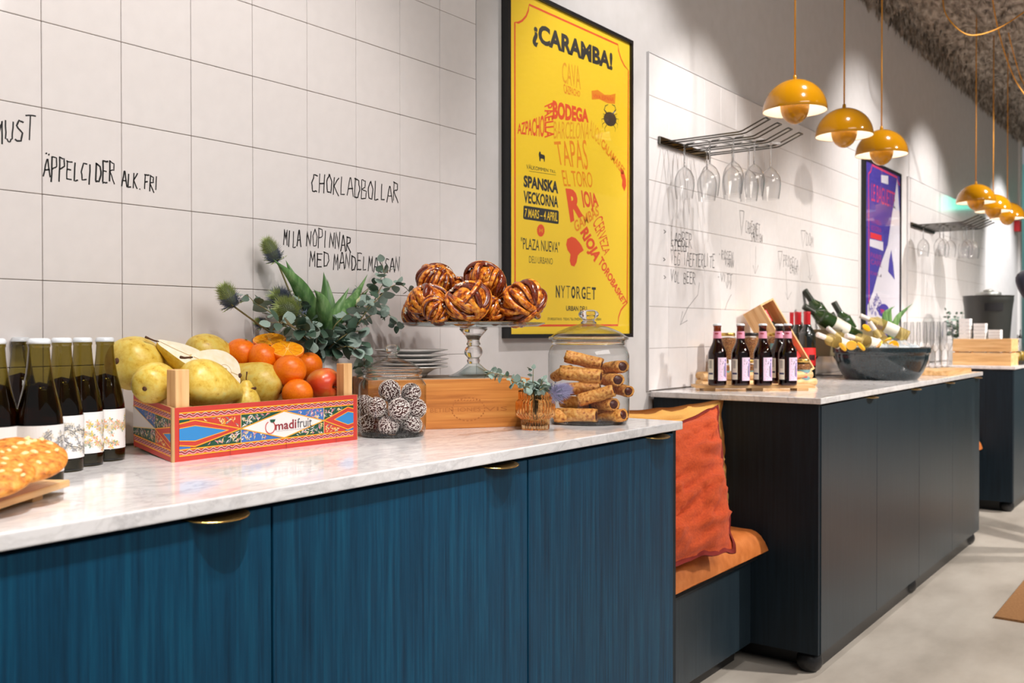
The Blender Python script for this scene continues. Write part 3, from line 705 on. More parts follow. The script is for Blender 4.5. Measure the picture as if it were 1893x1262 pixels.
        # maker's lettering on the white diamond
        def Q(x, y): return f(x, y, 7)
        text_quad(g, 'madi', Q(.505, .57), Q(.622, .59), Q(.622, .40), Q(.505, .40), 0.015, 10)
        text_quad(g, 'fruit', Q(.628, .60), Q(.712, .60), Q(.712, .405), Q(.628, .405), 0.0, 11)
        L = (b - a).length
        pts = [(.478 + .026 * cos(th), .475 + .13 * sin(th) * (1.0 if sin(th) < 0 else .9)) for th in [radians(115 + 12.5 * i) for i in range(26)]]
        for i in range(25): line(pts[i], pts[i + 1], 0.0017, 0, 7)
        pg([(.476, .625), (.506, .625), (.500, .575), (.488, .560), (.479, .578)], 3, 8)
        line((.51, .375), (.71, .375), 0.0003, 11, 7)
        for s in (.27, .565, .86): line((s, .0), (s, .215), 0.0007, 10, 8)
    else:
        s1 = 0.60
        floral([(0.02, T1), (s1, T1), (s1, TM)], 7, cool); pg([(0.0, T1), (s1, TM), (0.0, .36)], 4, 3); floral([(0.0, .36), (s1, TM), (s1, T0), (0, T0)], 3, cool)
        floral([(s1, T1), (0.97, T1), (0.97, TM + .05), (s1, TM)], 3, cool); floral([(s1, TM), (0.97, T0), (s1, T0)], 0, warm)
        pg([(s1, TM), (.97, .26), (.97, .64)], 0, 4); line((s1, TM), (.97, .26), 0.0018, 1, 5); line((s1, TM), (.97, .64), 0.0018, 1, 5)
        pg([(.80, .47), (.97, .36), (.97, .53)], 2, 5); line((.80, .47), (.97, .36), 0.0014, 1, 6); line((.80, .47), (.97, .53), 0.0014, 1, 6)
        line((0, T1), (s1, TM), 0.0016, 8, 5); line((0, .36), (s1, TM), 0.0016, 8, 5); line((s1, T0), (s1, T1), 0.0014, 8, 5)
    obj('printed_pattern', g.build('printed_pattern', PR, weld=False), par)
crate_print(front, FL, FR, CH, CH, (0, -1)); crate_print(left, BL_ + V((0, 0, 0.006)), FL, 0.094, CH, (-1, 0.25), True)
def post(x, y, lab=None, h=0.151, s=0.024, rz=0):
    g = G(); g.box(-s / 2, s / 2, -s / 2, s / 2, 0.0065, h); 
    obj('corner_post', g.build('corner_post', M_pine, bevel=0.001, bseg=1), ct, (x, y, TOP), (0, 0, rz))
post(0.9440, 1.3990, s=0.026, rz=0.0); post(1.3175, 1.3985, s=0.022); post(1.345, 1.575, h=0.12, s=0.020); post(1.01, 1.585, s=0.022, h=0.12)

# ---------------------------------------------------------------- fruit
M_pear = nmat('pear_skin', [(0.30, rgb(142, 96, 30)), (0.38, rgb(210, 172, 60)), (0.55, rgb(224, 196, 92)), (0.75, rgb(212, 202, 118))], nscale=16, detail=7, rough=0.38, nrough=0.62, bump=0.1, bdist=0.001)
M_flesh = nmat('pear_flesh', [(0.3, rgb(238, 226, 190)), (0.7, rgb(250, 242, 222))], nscale=14, rough=0.35)
M_stem = mat('fruit_stem', rgb(84, 50, 28), 0.7)
M_core = mat('core_tint', rgb(206, 170, 110), 0.5)
def pear_profile(L, r): return smooth_lathe([(0.0005, -L * 0.44), (r * 0.35, -L * 0.45), (r * 0.78, -L * 0.38), (r, -L * 0.18), (r * 0.96, 0.02 * L), (r * 0.76, 0.2 * L), (r * 0.5, 0.37 * L), (r * 0.34, 0.48 * L), (r * 0.18, 0.53 * L), (0.0005, 0.54 * L)], 4)
def pear_meshes(seed, L=0.105, r=0.041, half=False):
    g = G(); prof = pear_profile(L, r); seg = 36
    if not half:
        g.lathe(prof, seg)
    else:
        vs = []; k2 = seg // 2 + 1
        for (rr, z) in prof: vs += [V((rr * cos(pi * k / (k2 - 1)), -rr * sin(pi * k / (k2 - 1)), z)) for k in range(k2)]
        g.add(vs, [(i * k2 + k, (i + 1) * k2 + k, (i + 1) * k2 + k + 1, i * k2 + k + 1) for i in range(len(prof) - 1) for k in range(k2 - 1)], 0)
        P = [V((rr, 0, z)) for rr, z in prof] + [V((-rr, 0, z)) for rr, z in reversed(prof)]
        c = len(P); g.add(P + [V((0, 0, 0))], [(i, (i + 1) % c, c) for i in range(c)], 1)
    bend = 0.12 * (1 if seed % 2 else -1)
    for v in g.v:
        n = 1 + 0.05 * noise.noise(V((v.x * 22, v.y * 22, v.z * 16 + seed)))
        v.x = v.x * n + bend * max(0, v.z) * 1.2 * max(0, v.z) * 6; 
        if not half or v.y < -0.001: v.y *= n
    body = g.build('flesh', [M_pear, M_flesh], smooth=True, weld=False)
    if half: autosmooth(body, 50)
    xo = bend * (0.54 * L) ** 2 * 7.2
    s = G(); s.tube([(xo, 0, 0.52 * L), (xo + 0.004, 0, 0.60 * L), (xo + 0.010, 0.002, 0.68 * L), (xo + 0.013, 0.003, 0.76 * L)], 0.0019, 7, rad=[0.0017, 0.0015, 0.0017, 0.0026])
    st = s.build('stem', M_stem, smooth=True)
    b = G(); b.ball((0, 0, -0.435 * L), 0.0055, 10, 6, sc=(1, 1, 0.6)); cal = b.build('blossom_end', M_stem, smooth=True)
    core = None
    if half:
        h = G(); f = lambda a_, b_: V((a_, 0.0006, b_))
        ribbon(h, [(0.001, 0.5 * L), (0.002, 0.2 * L), (0.0, -0.05 * L)], 0.0016, f); ribbon(h, [(0.0, -0.25 * L), (0.0, -0.43 * L)], 0.0014, f)
        pts = [(0.012 * cos(t_), -0.15 * L + 0.012 * sin(t_)) for t_ in [2 * pi * i / 20 for i in range(21)]]; ribbon(h, pts, 0.0008, f)
        blob(h, 0.003, -0.15 * L, 0.0028, f, 0, 8, 0.5, 1); blob(h, -0.003, -0.15 * L, 0.0028, f, 0, 8, 0.5, 1)
        core = h.build('core', M_core, weld=False)
    return body, st, cal, core
PV = [pear_meshes(1), pear_meshes(2, 0.115, 0.040), pear_meshes(3, half=True, L=0.112, r=0.042)]
def look(u, v, y): return aty(u, v, y)
def pear(p, axis, k, lab, s=1.0, face=None):
    """axis points from the bottom to the stem"""
    t = thing('pear', lab, 'pear', p, group='pears in the fruit crate'); a = V(axis).normalized()
    if face is not None:
        f = V(face).normalized(); x = f.cross(a).normalized(); f2 = a.cross(x)
        t.matrix_world = Matrix.Translation(p) @ Matrix((( x.x, f2.x, a.x), (x.y, f2.y, a.y), (x.z, f2.z, a.z))).to_4x4() @ Matrix.Scale(s, 4)
    else:
        t.rotation_euler = a.to_track_quat('Z', 'X').to_euler(); t.scale = (s, s, s)
    b, st, cal, core = PV[k]
    obj('flesh', b, t); obj('stem', st, t); obj('blossom_end', cal, t)
    if core: obj('core', core, t, label='pale brown core line')
pear(look(259, 672, 1.545), (1.0, 0.25, -0.12), 0, 'large yellow pear at the back left of the crate, beside the bottle', 1.16)
pear(look(290, 704, 1.47), (0.85, 0.5, 0.25), 1, 'spotted yellow pear just left of the front wooden post', 0.86)
pear(look(388, 712, 1.432), (0.95, -0.05, -0.20), 1, 'pale green-yellow pear lying along the front edge right of the wooden post', 1.06)
pear(look(455, 738, 1.438), (0.1, 0.1, 1.0), 0, 'small yellow pear standing upright at the front, stem up', 0.62)
pear(look(476, 706, 1.50), (-0.5, 0.6, 0.35), 0, 'round yellow pear in the middle of the crate below the oranges', 1.02)
pear(look(346, 655, 1.49), (-0.75, 0.35, 0.42), 2, 'halved pear with cut face up and a curled stem, left one', 0.92, face=(0.1, -0.55, 0.83))
pear(look(404, 678, 1.475), (-0.85, 0.1, 0.35), 2, 'halved pear with its white cut face towards the front, right one', 0.95, face=(0.05, -0.85, 0.50))
pear(look(389, 655, 1.58), (0.95, -0.15, -0.05), 0, 'yellow pear at the back behind the halved ones', 0.98)

M_orange = nmat('orange_peel', [(0.3, rgb(234, 104, 0)), (0.7, rgb(246, 130, 6))], nscale=60, rough=0.36, bump=0.18, bdist=0.0008)
M_pulp = nmat('orange_pulp', [(0.3, rgb(250, 150, 10)), (0.7, rgb(255, 184, 40))], nscale=60, detail=3, rough=0.2, bump=0.2, bdist=0.001)
M_pith = mat('orange_pith', rgb(255, 206, 110), 0.5)
g = G(); g.ball((0, 0, 0), 0.0325, 32, 20, sc=(1, 1, 0.92))
for v in g.v:
    d_ = sqrt(v.x ** 2 + v.y ** 2); v.z -= 0.003 * math.exp(-(d_ / 0.006) ** 2) * (1 if v.z > 0 else 0)
or_me = g.build('peel', M_orange, smooth=True)
g = G(); g.ball((0, 0, 0.0298), 0.0028, 8, 5, sc=(1, 1, .4)); nav_me = g.build('navel', mat('stalk_scar', rgb(120, 130, 50), 0.7), smooth=True)
g = G(); seg = 40; prof = [(0.0325 * sin(th), -0.030 * cos(th)) for th in [pi / 2 * i / 10 for i in range(11)]]; prof[0] = (0.0002, prof[0][1]); g.lathe(prof + [(0.0312, 0.0005)], seg); hp_me = g.build('peel', M_orange, smooth=True)
g = G()
blob(g, 0, 0, 0.0313, lambda a, b: V((a, b, 0.0003)), 0, 40); 
pith_me = g.build('pith', M_pith)
g = G()
for k in range(10):
    a0 = 2 * pi * k / 10 + 0.016; a1 = 2 * pi * (k + 1) / 10 - 0.016; am = (a0 + a1) / 2; P = [(0.0035 * cos(am), 0.0035 * sin(am))]
    for i in range(6): a = a0 + (a1 - a0) * i / 5; P.append((0.0296 * cos(a), 0.0296 * sin(a)))
    vs = [V((x, y, 0.0014)) for x, y in P] + [V((x * 1.01, y * 1.01, 0.0003)) for x, y in P]; m = len(P)
    g.add(vs, [tuple(range(m))] + [(i, i + m, (i + 1) % m + m, (i + 1) % m) for i in range(m)])
pulp_me = g.build('segments', M_pulp)
def orange(u, v, y, r, lab, half=False, rot=(0, 0, 0)):
    rot = (V((0, 0, 1)) * .9 - _F0 * rot[0] + _R0 * rot[1]).normalized().to_track_quat('Z', 'Y').to_euler() if half else rot
    p = look(u, v, y); t = thing('orange', lab, 'orange', p, group='oranges in the fruit crate', rot=rot); s = r / 0.0325; t.scale = (s, s, s)
    if half: obj('peel', hp_me, t); obj('pith', pith_me, t); obj('segments', pulp_me, t)
    else: obj('peel', or_me, t); obj('navel', nav_me, t)
orange(446, 653, 1.555, 0.0315, 'whole orange at the back left of the orange heap', rot=(0.3, 0.2, 0))
orange(486, 661, 1.515, 0.0305, 'whole orange below the two halved ones, left', rot=(0.5, 0, 1))
orange(535, 685, 1.455, 0.0325, 'whole orange in the middle front of the heap, below the front cut half', rot=(0.5, 0.4, 2))
orange(569, 677, 1.51, 0.0305, 'whole orange behind, right of the middle one', rot=(0.2, 0.7, 2))
orange(550, 728, 1.425, 0.0295, 'orange lowest at the front edge of the crate beside the apple', rot=(1.2, 0.4, 2))
orange(515, 700, 1.52, 0.031, 'orange in the shadow deep in the middle of the heap', rot=(1.2, 0.4, 2))
orange(498, 627, 1.545, 0.0328, 'halved orange with cut face up, on top at the back', True, (0.36, 0.04, 0))
orange(531, 645, 1.485, 0.0328, 'halved orange with cut face up, on top at the front', True, (0.44, 0.16, 0))
M_apple = nmat('apple_skin', [(0.3, rgb(196, 42, 24)), (0.45, rgb(222, 84, 40)), (0.62, rgb(236, 150, 70)), (0.8, rgb(226, 180, 96))], scale=(1, 1, 0.5), nscale=22, detail=4, rough=0.28, coat=0.2)
g = G(); g.lathe(smooth_lathe([(0.0004, -0.024), (0.010, -0.030), (0.026, -0.024), (0.035, 0.0), (0.033, 0.016), (0.020, 0.029), (0.008, 0.028), (0.0004, 0.020)], 4), 36)
ap = thing('apple', 'red and yellow apple at the right end of the crate, in front of the pot', 'apple', look(598, 712, 1.445), rot=(radians(95), radians(20), 0.2))
obj('flesh', g.build('flesh', M_apple, smooth=True), ap)
g = G(); g.tube([(0, 0, 0.02), (0.002, 0, 0.032), (0.004, 0, 0.038)], 0.0014, 6); obj('stem', g.build('stem', M_stem), ap)
g = G(); g.ball((0, 0, -0.0255), 0.0045, 8, 5); obj('blossom_end', g.build('blossom_end', mat('dark_calyx', rgb(30, 30, 22), 0.8)), ap)


# ---------------------------------------------------------------- foliage pieces shared by the bouquets
M_euca = nmat('eucalyptus_leaf', [(0.3, rgb(108, 132, 120)), (0.5, rgb(140, 162, 150)), (0.7, rgb(180, 196, 188))], nscale=30, rough=0.55)
M_eucad = nmat('dark_eucalyptus_leaf', [(0.3, rgb(50, 74, 58)), (0.7, rgb(84, 110, 92))], nscale=30, rough=0.5)
M_tulip = nmat('tulip_leaf', [(0.3, rgb(58, 98, 48)), (0.5, rgb(88, 130, 70)), (0.7, rgb(128, 162, 104))], scale=(60, 60, 3), nscale=1.6, rough=0.4)
M_twig = mat('plant_stem', rgb(120, 112, 70), 0.7)
M_thc = mat('thistle_core', rgb(120, 130, 110), 0.7); M_thb = mat('thistle_bristle', rgb(112, 122, 142), 0.6); M_thg = mat('thistle_green', rgb(158, 172, 104), 0.6)
def leaf_mesh(w=0.5, m=None, cup=0.15):
    """round leaf of unit length along +x, midrib folded"""
    n = 7; vs = []; 
    for i in range(n + 1):
        t_ = i / n; x = t_; ww = w * (sin(pi * t_ ** 0.8)) ** 0.7 if 0 < t_ < 1 else 0.02
        z = -0.12 * t_ * t_
        vs += [V((x, -ww, z + cup * ww * 0.9)), V((x, 0, z)), V((x, ww, z + cup * ww * 0.9))]
    g = G(); g.add(vs, [(3 * i + a, 3 * i + a + 1, 3 * i + a + 4, 3 * i + a + 3) for i in range(n) for a in (0, 1)])
    return g.build('leaf', m, smooth=True, weld=False)
LF = [leaf_mesh(0.46, M_euca), leaf_mesh(0.40, M_eucad), leaf_mesh(0.5, M_euca, -0.2), leaf_mesh(0.36, M_eucad, 0.35)]
def put_leaf(par, p, d, size, R, k=None, roll=None):
    k = R.randrange(4) if k is None else k
    q = V(d).to_track_quat('X', 'Z').to_matrix().to_4x4()
    o = obj('leaf', LF[k], par); o.matrix_local = Matrix.Translation(p) @ q @ Matrix.Rotation(roll if roll is not None else R.uniform(-1.2, 1.2), 4, 'X') @ Matrix.Scale(size, 4)
def branch(par, pts, R, size=0.022, every=0.014, name='eucalyptus_branch', dark=0.4, start=0.2):
    """stem through pts (local to par) with pairs of round leaves as children of the stem"""
    P = [V(p) for p in pts]; fine = []
    for i in range(len(P) - 1):
        for k in range(6): fine.append(P[i].lerp(P[i + 1], k / 6) + V((0, 0, 0.004 * sin(pi * k / 6))))
    fine.append(P[-1]); g = G(); n = len(fine); g.tube(fine, 0.001, 5, rad=[0.0018 * (1 - 0.7 * i / n) for i in range(n)])
    st = obj(name, g.build(name, M_twig, smooth=True), par)
    tot = sum((fine[i + 1] - fine[i]).length for i in range(n - 1)); acc = 0; nxt = tot * start; side = 1
    for i in range(n - 1):
        acc += (fine[i + 1] - fine[i]).length
        if acc >= nxt:
            nxt += every; t_ = (fine[i + 1] - fine[i]).normalized()
            for sd in (1, -1):
                a = R.uniform(0, 2 * pi); s_ = t_.orthogonal(); s_.rotate(Matrix.Rotation(a, 3, t_)); s_ *= sd
                d = (s_ + t_ * R.uniform(0.1, 0.8)).normalized()
                put_leaf(st, fine[i] + d * 0.002, d, size * 1.25 * R.uniform(0.65, 1.1) * (1 - 0.3 * acc / tot), R, k=(R.choice([1, 3]) if R.random() < dark else R.choice([0, 2])))
    put_leaf(st, fine[-1], (fine[-1] - fine[-3]), size * 0.7, R)
    return st
def thistle(par, base, d, r, L, seed, green=0.35, name='thistle_flower'):
    R = random.Random(seed); d = V(d).normalized(); q = d.to_track_quat('Z', 'Y').to_matrix().to_4x4(); M = Matrix.Translation(base) @ q
    g = G()
    g.ball((0, 0, L * 0.5), 1, 14, 10, 0, sc=(r * 0.62, r * 0.62, L * 0.5))
    for k in range(520):
        t_ = (k + 0.5) / 520; a = k * 2.39996; z = t_ * L; rr = r * 0.6 * sqrt(max(0.02, 1 - (2 * t_ - 1) ** 2))
        out = V((cos(a), sin(a), 0.25 + 1.3 * (t_ - 0.3))).normalized(); p = V((rr * cos(a), rr * sin(a), z)); l = r * R.uniform(0.35, 0.75); w = r * 0.045
        s_ = out.cross(V((0, 0, 1))).normalized() * w
        u_ = out.cross(s_).normalized() * w
        g.add([p - s_, p + s_, p + u_, p + out * l], [(0, 1, 3), (1, 2, 3), (2, 0, 3)], 2 if t_ > 1 - green else 1)
    for k in range(22):   # spiny collar of bracts
        a = 2 * pi * k / 22 + R.uniform(-.1, .1); out = V((cos(a), sin(a), R.uniform(-0.3, 0.45))).normalized(); p = V((r * .3 * cos(a), r * .3 * sin(a), L * 0.06)); l = r * R.uniform(0.9, 1.35); w = r * 0.09
        s_ = V((-sin(a), cos(a), 0)) * w; c = p + out * l + V((0, 0, l * 0.25))
        g.add([p - s_, p + s_, p.lerp(c, .5) + s_ * .8 + V((0, 0, -0.001)), c, p.lerp(c, .5) - s_ * .8], [(0, 1, 2, 4), (4, 2, 3)], 1 if k % 2 else 2)
        for q_ in (0.4, 0.65):
            m_ = p.lerp(c, q_)
            for sg in (1, -1): g.add([m_, m_ + out * l * .1, m_ + s_ * sg * 3.0 + out * l * .15], [(0, 1, 2)], 1 if k % 2 else 2)
    o = obj(name, g.build(name, [M_thc, M_thb, M_thg], weld=False), par); o.matrix_local = M
    return o

# ---------------------------------------------------------------- white pot and bouquet behind the crate
pot = V((1.428, 1.592, TOP))
g = G(); fl = 28
g.lathe([(0.0005, 0.004), (0.046, 0.004), (0.050, 0.0), (0.050, 0.003), (0.0475, 0.05), (0.044, 0.10), (0.040, 0.150), (0.0385, 0.1645), (0.0372, 0.1645), (0.0375, 0.155), (0.040, 0.10), (0.042, 0.02), (0.0005, 0.02)], 112, flute=28, fd=0.014)
obj('flower_pot', autosmooth(g.build('flower_pot', M_white), 60), loc=pot, label='white ribbed flower pot behind the crate, holding the bouquet', cat='pot')
bq = thing('flower_bouquet', 'bouquet of thistles, tulip leaves and eucalyptus in the white ribbed pot', 'flowers', pot + V((0, 0, 0.0)))
R = random.Random(11); NP = pot.copy()
def B(u, v, y): return aty(u, v, y) - NP
neck = V((0, 0, 0.155)); root_ = V((0.0, 0.0, 0.03))
def stalk(pts, r=0.0016, m=None, name='stem'):
    P = [V(p) for p in pts]; fine = []
    for i in range(len(P) - 1):
        a, b, c, d = P[max(i - 1, 0)], P[i], P[i + 1], P[min(i + 2, len(P) - 1)]
        for k in range(5):
            t_ = k / 5; fine.append(0.5 * ((2 * b) + (c - a) * t_ + (2 * a - 5 * b + 4 * c - d) * t_ ** 2 + (3 * b - a - 3 * c + d) * t_ ** 3))
    fine.append(P[-1]); g = G(); g.tube(fine, r, 6); return obj(name, g.build(name, m or M_twig, smooth=True), bq)
# thistles: far left, upper, two in the middle
for (hu, hv, ty, bu, bv, r, L, gr, sd) in [(410, 524, 1.575, 432, 566, 0.021, 0.046, 0.5, 1), (490, 442, 1.61, 512, 482, 0.020, 0.050, 0.5, 2), (500, 536, 1.60, 530, 566, 0.027, 0.040, 0.1, 3),
                                           (508, 560, 1.545, 548, 582, 0.028, 0.046, 0.8, 4), (468, 590, 1.60, 486, 600, 0.012, 0.018, 0.2, 5)]:
    tip, base = B(hu, hv, ty), B(bu, bv, ty)
    stalk([root_, neck * 0.98 + V((-0.015, 0.0, 0)), (neck + base) / 2 + V((0, 0, -0.01)), base], 0.0018)
    thistle(bq, base, tip - base, r, L, sd, gr)
# broad tulip leaves
def tulip_leaf(pts, w, name='tulip_leaf'):
    P = [V(p) for p in pts]; n = 14; vs = []
    for i in range(n + 1):
        t_ = i / n; f = t_ * (len(P) - 1); k = min(int(f), len(P) - 2); q = f - k
        a, b, c, d = P[max(k - 1, 0)], P[k], P[k + 1], P[min(k + 2, len(P) - 1)]
        p = 0.5 * ((2 * b) + (c - a) * q + (2 * a - 5 * b + 4 * c - d) * q ** 2 + (3 * b - a - 3 * c + d) * q ** 3)
        tg = (c - b).normalized(); sd = tg.cross(_F0).normalized(); ww = w * (0.28 + 0.72 * sin(pi * min(1, t_ * 1.05) ** 0.75)) * (1 if t_ < .55 else max(0.0, 1 - ((t_ - .55) / .45) ** 1.6))
        nn = tg.cross(sd).normalized()
        vs += [p - sd * ww - nn * ww * 0.55, p - sd * ww * .5 - nn * ww * .12, p, p + sd * ww * .5 - nn * ww * .12, p + sd * ww - nn * ww * 0.55]
    g = G(); g.add(vs, [(5 * i + a, 5 * i + a + 1, 5 * i + a + 6, 5 * i + a + 5) for i in range(n) for a in range(4)])
    obj(name, g.build(name, M_tulip, smooth=True, weld=False), bq)
nk = B(598, 640, 1.585)
tulip_leaf([nk, B(578, 580, 1.56), B(545, 520, 1.55), B(504, 478, 1.56)], 0.019)
tulip_leaf([nk, B(560, 560, 1.61), B(540, 510, 1.62), B(528, 480, 1.63)], 0.012)
tulip_leaf([nk, B(598, 590, 1.54), B(594, 555, 1.53), B(580, 535, 1.53)], 0.017)
tulip_leaf([nk, B(604, 590, 1.59), B(602, 540, 1.60), B(598, 502, 1.61)], 0.018)
tulip_leaf([nk, B(607, 590, 1.60), B(612, 560, 1.61), B(605, 515, 1.62)], 0.013)
tulip_leaf([nk, B(612, 590, 1.56), B(632, 555, 1.55), B(646, 530, 1.55)], 0.011)
tulip_leaf([nk, B(618, 590, 1.59), B(655, 548, 1.60), B(680, 506, 1.61)], 0.015)
tulip_leaf([nk, B(630, 585, 1.61), B(662, 556, 1.62), B(684, 532, 1.63)], 0.009)
tulip_leaf([nk, B(590, 610, 1.60), B(580, 570, 1.62), B(573, 535, 1.625)], 0.009)
# closed tulip bud on its stem
stalk([neck * .98, B(630, 600, 1.60), B(656, 564, 1.60)], 0.0020, M_tulip, 'tulip_stem')
g = G(); g.lathe(smooth_lathe([(0.0004, 0), (0.007, 0.004), (0.0095, 0.014), (0.008, 0.026), (0.003, 0.036), (0.0004, 0.038)]), 12, flute=3, fd=0.12)
o = obj('tulip_bud', g.build('tulip_bud', nmat('pale_tulip', [(0.3, rgb(206, 206, 150)), (0.7, rgb(236, 232, 200))], nscale=20, rough=0.5), smooth=True), bq)
bb = B(656, 562, 1.60); o.matrix_local = Matrix.Translation(bb) @ ((B(694, 540, 1.60) - bb).to_track_quat('Z', 'Y').to_matrix().to_4x4())
# eucalyptus
for pts, sz, ev, dk in [([neck, B(640, 600, 1.57), B(690, 560, 1.56), B(712, 520, 1.57), B(706, 484, 1.57)], 0.024, 0.017, 0.5),
                        ([neck, B(660, 600, 1.55), B(705, 545, 1.55), B(735, 525, 1.55), B(758, 540, 1.55)], 0.025, 0.015, 0.4),
                        ([neck, B(650, 610, 1.58), B(700, 575, 1.58), B(730, 590, 1.58), B(732, 602, 1.58)], 0.024, 0.015, 0.3),
                        ([neck, B(620, 600, 1.54), B(655, 575, 1.53), B(680, 560, 1.53)], 0.026, 0.016, 0.5),
                        ([neck, B(630, 625, 1.53), B(662, 612, 1.52), B(668, 640, 1.51)], 0.034, 0.013, 0.7),
                        ([neck, B(590, 622, 1.54), B(575, 612, 1.52), B(560, 605, 1.50)], 0.030, 0.014, 0.6),
                        ([neck, B(640, 640, 1.52), B(672, 655, 1.50), B(675, 700, 1.50)], 0.030, 0.011, 0.7),
                        ([neck, B(560, 620, 1.52), B(520, 595, 1.53), B(470, 560, 1.55), B(452, 545, 1.56)], 0.026, 0.024, 0.5),
                        ([neck, B(560, 625, 1.55), B(520, 600, 1.57), B(490, 560, 1.60)], 0.036, 0.020, 0.3),
                        ([neck, B(575, 625, 1.50), B(545, 605, 1.50), B(500, 596, 1.51)], 0.030, 0.014, 0.5),
                        ([neck, B(590, 615, 1.52), B(560, 580, 1.53), B(552, 556, 1.55)], 0.028, 0.017, 0.6),
                        ([neck, B(610, 610, 1.61), B(640, 570, 1.62), B(700, 520, 1.62), B(722, 498, 1.62)], 0.024, 0.020, 0.4)]:
    branch(bq, pts, R, sz * 1.12, ev * 1.06, dark=dk, start=0.18)

# ---------------------------------------------------------------- wooden wine box, plates, cake stand
ea = V((1.756, 1.263, TOP)); ax = V((-0.816, 0.579, 0)).normalized(); Lb = 0.366
wb = thing('wooden_box', 'honey-coloured wooden wine box with a faint burnt stamp, under the cake stand', 'box', ea + ax * Lb, atan2(-ax.y, -ax.x))
g = G(); g.box(0, Lb, 0, 0.009, 0, 0.1085); obj('front_board', g.build('front_board', M_winebox, bevel=0.001, bseg=1), wb)
g = G(); g.box(0, Lb, 0.211, 0.22, 0, 0.1085); obj('back_board', g.build('back_board', M_winebox), wb)
for x in (0, Lb - 0.009):
    g = G(); g.box(x, x + 0.009, 0.0092, 0.2108, 0, 0.1085); obj('end_board', g.build('end_board', M_winebox), wb)
g = G(); g.box(0.0095, Lb - 0.0095, 0.0096, 0.2104, 0.1005, 0.1085); obj('lid_board', g.build('lid_board', M_boxtop), wb)
g = G()
def fb(a, b): return V((a, -0.0003, b))
for i, wv in enumerate(['BETIEN', 'IONES', 'VIS']):
    text_quad(g, wv, fb(.136 + .062 * i, .046), fb(.136 + .062 * i + .052, .046), fb(.136 + .062 * i + .052, .037), fb(.136 + .062 * i, .037), 0.0)
for rr in (0.030,):
    for k in range(26):
        a0, a1 = 2 * pi * k / 26, 2 * pi * (k + 0.55) / 26
        ribbon(g, [(0.222 + rr * 1.25 * cos(a0), 0.042 + rr * .85 * sin(a0)), (0.222 + rr * 1.25 * cos(a1), 0.042 + rr * .85 * sin(a1))], 0.0028, fb)
for k in range(9): ribbon(g, [(0.19 + .007 * k, 0.0615 + .001 * sin(k)), (0.194 + .007 * k, 0.0625)], 0.0018, fb)
obj('burnt_stamp', g.build('burnt_stamp', mat('faint_burnt_mark', rgb(176, 104, 42), 0.6), weld=False), wb)
ZB = TOP + 0.109
pp = V((1.623, 1.503, ZB))
g = G(); g.lathe(smooth_lathe([(0.0005, 0.0), (0.033, 0.0), (0.040, 0.012), (0.060, 0.020), (0.079, 0.0225), (0.0835, 0.0235), (0.0825, 0.0255), (0.06, 0.0235), (0.038, 0.008), (0.0005, 0.006)], 2), 56); bowl_me = g.build('bowl', M_white, smooth=True)
g = G(); g.lathe(smooth_lathe([(0.0005, 0.0012), (0.042, 0.0), (0.046, 0.0015), (0.062, 0.0045), (0.080, 0.0080), (0.0835, 0.0090), (0.0830, 0.0104), (0.062, 0.0068), (0.045, 0.004), (0.0005, 0.0032)], 2), 56); plate_me = g.build('plate', M_white, smooth=True)
obj('bowl', bowl_me, loc=pp, label='white bowl at the bottom of the plate stack on the wooden box', cat='bowl')
zs = [0.0165, 0.0265, 0.0365, 0.0475]
for k, lab in enumerate(['white plate just above the bowl in the stack', 'white plate in the middle of the stack, second above the bowl', 'white plate second from the top of the stack', 'white plate on top of the stack behind the glass jar']):
    obj('plate', plate_me, loc=pp + V((0.001 * (k % 2), -0.0015 * (k % 3), zs[k] + 0.006)), label=lab, cat='plate', group='white plates stacked on the wooden box')

sp = V((1.740, 1.414, ZB))
cs = thing('cake_stand', 'clear glass cake stand on the wooden box, piled with twisted buns', 'cake stand', sp)
g = G(); g.lathe([(0.0005, 0.1125), (0.030, 0.1125), (0.10, 0.1145), (0.150, 0.1165), (0.167, 0.1225), (0.168, 0.1240), (0.166, 0.1252), (0.150, 0.1215), (0.0005, 0.1195)], 72); obj('glass_plate', g.build('glass_plate', M_stand, smooth=True), cs)
g = G(); g.lathe(smooth_lathe([(0.0005, 0.030), (0.012, 0.030), (0.0155, 0.037), (0.013, 0.042), (0.020, 0.050), (0.0215, 0.058), (0.018, 0.067), (0.013, 0.071), (0.0165, 0.075), (0.014, 0.082), (0.0165, 0.090), (0.023, 0.098), (0.030, 0.106), (0.031, 0.112), (0.0005, 0.1122)], 3), 40); obj('stem', g.build('stem', M_knob, smooth=True), cs)
g = G(); g.lathe(smooth_lathe([(0.0135, 0.0305), (0.018, 0.0265), (0.030, 0.016), (0.047, 0.006), (0.0585, 0.002), (0.059, 0.0), (0.056, 0.0), (0.04, 0.0055), (0.024, 0.0155), (0.010, 0.024)], 3), 56); obj('foot', g.build('foot', M_stand, smooth=True), cs)
g = G(); g.lathe([(0.0003, 0.1256), (0.11, 0.1258), (0.135, 0.1275)], 40); obj('paper_sheet', g.build('paper_sheet', mat('baking_paper', rgb(190, 150, 96), 0.6), smooth=True), label='brown baking paper under the buns', loc=sp, cat='paper')

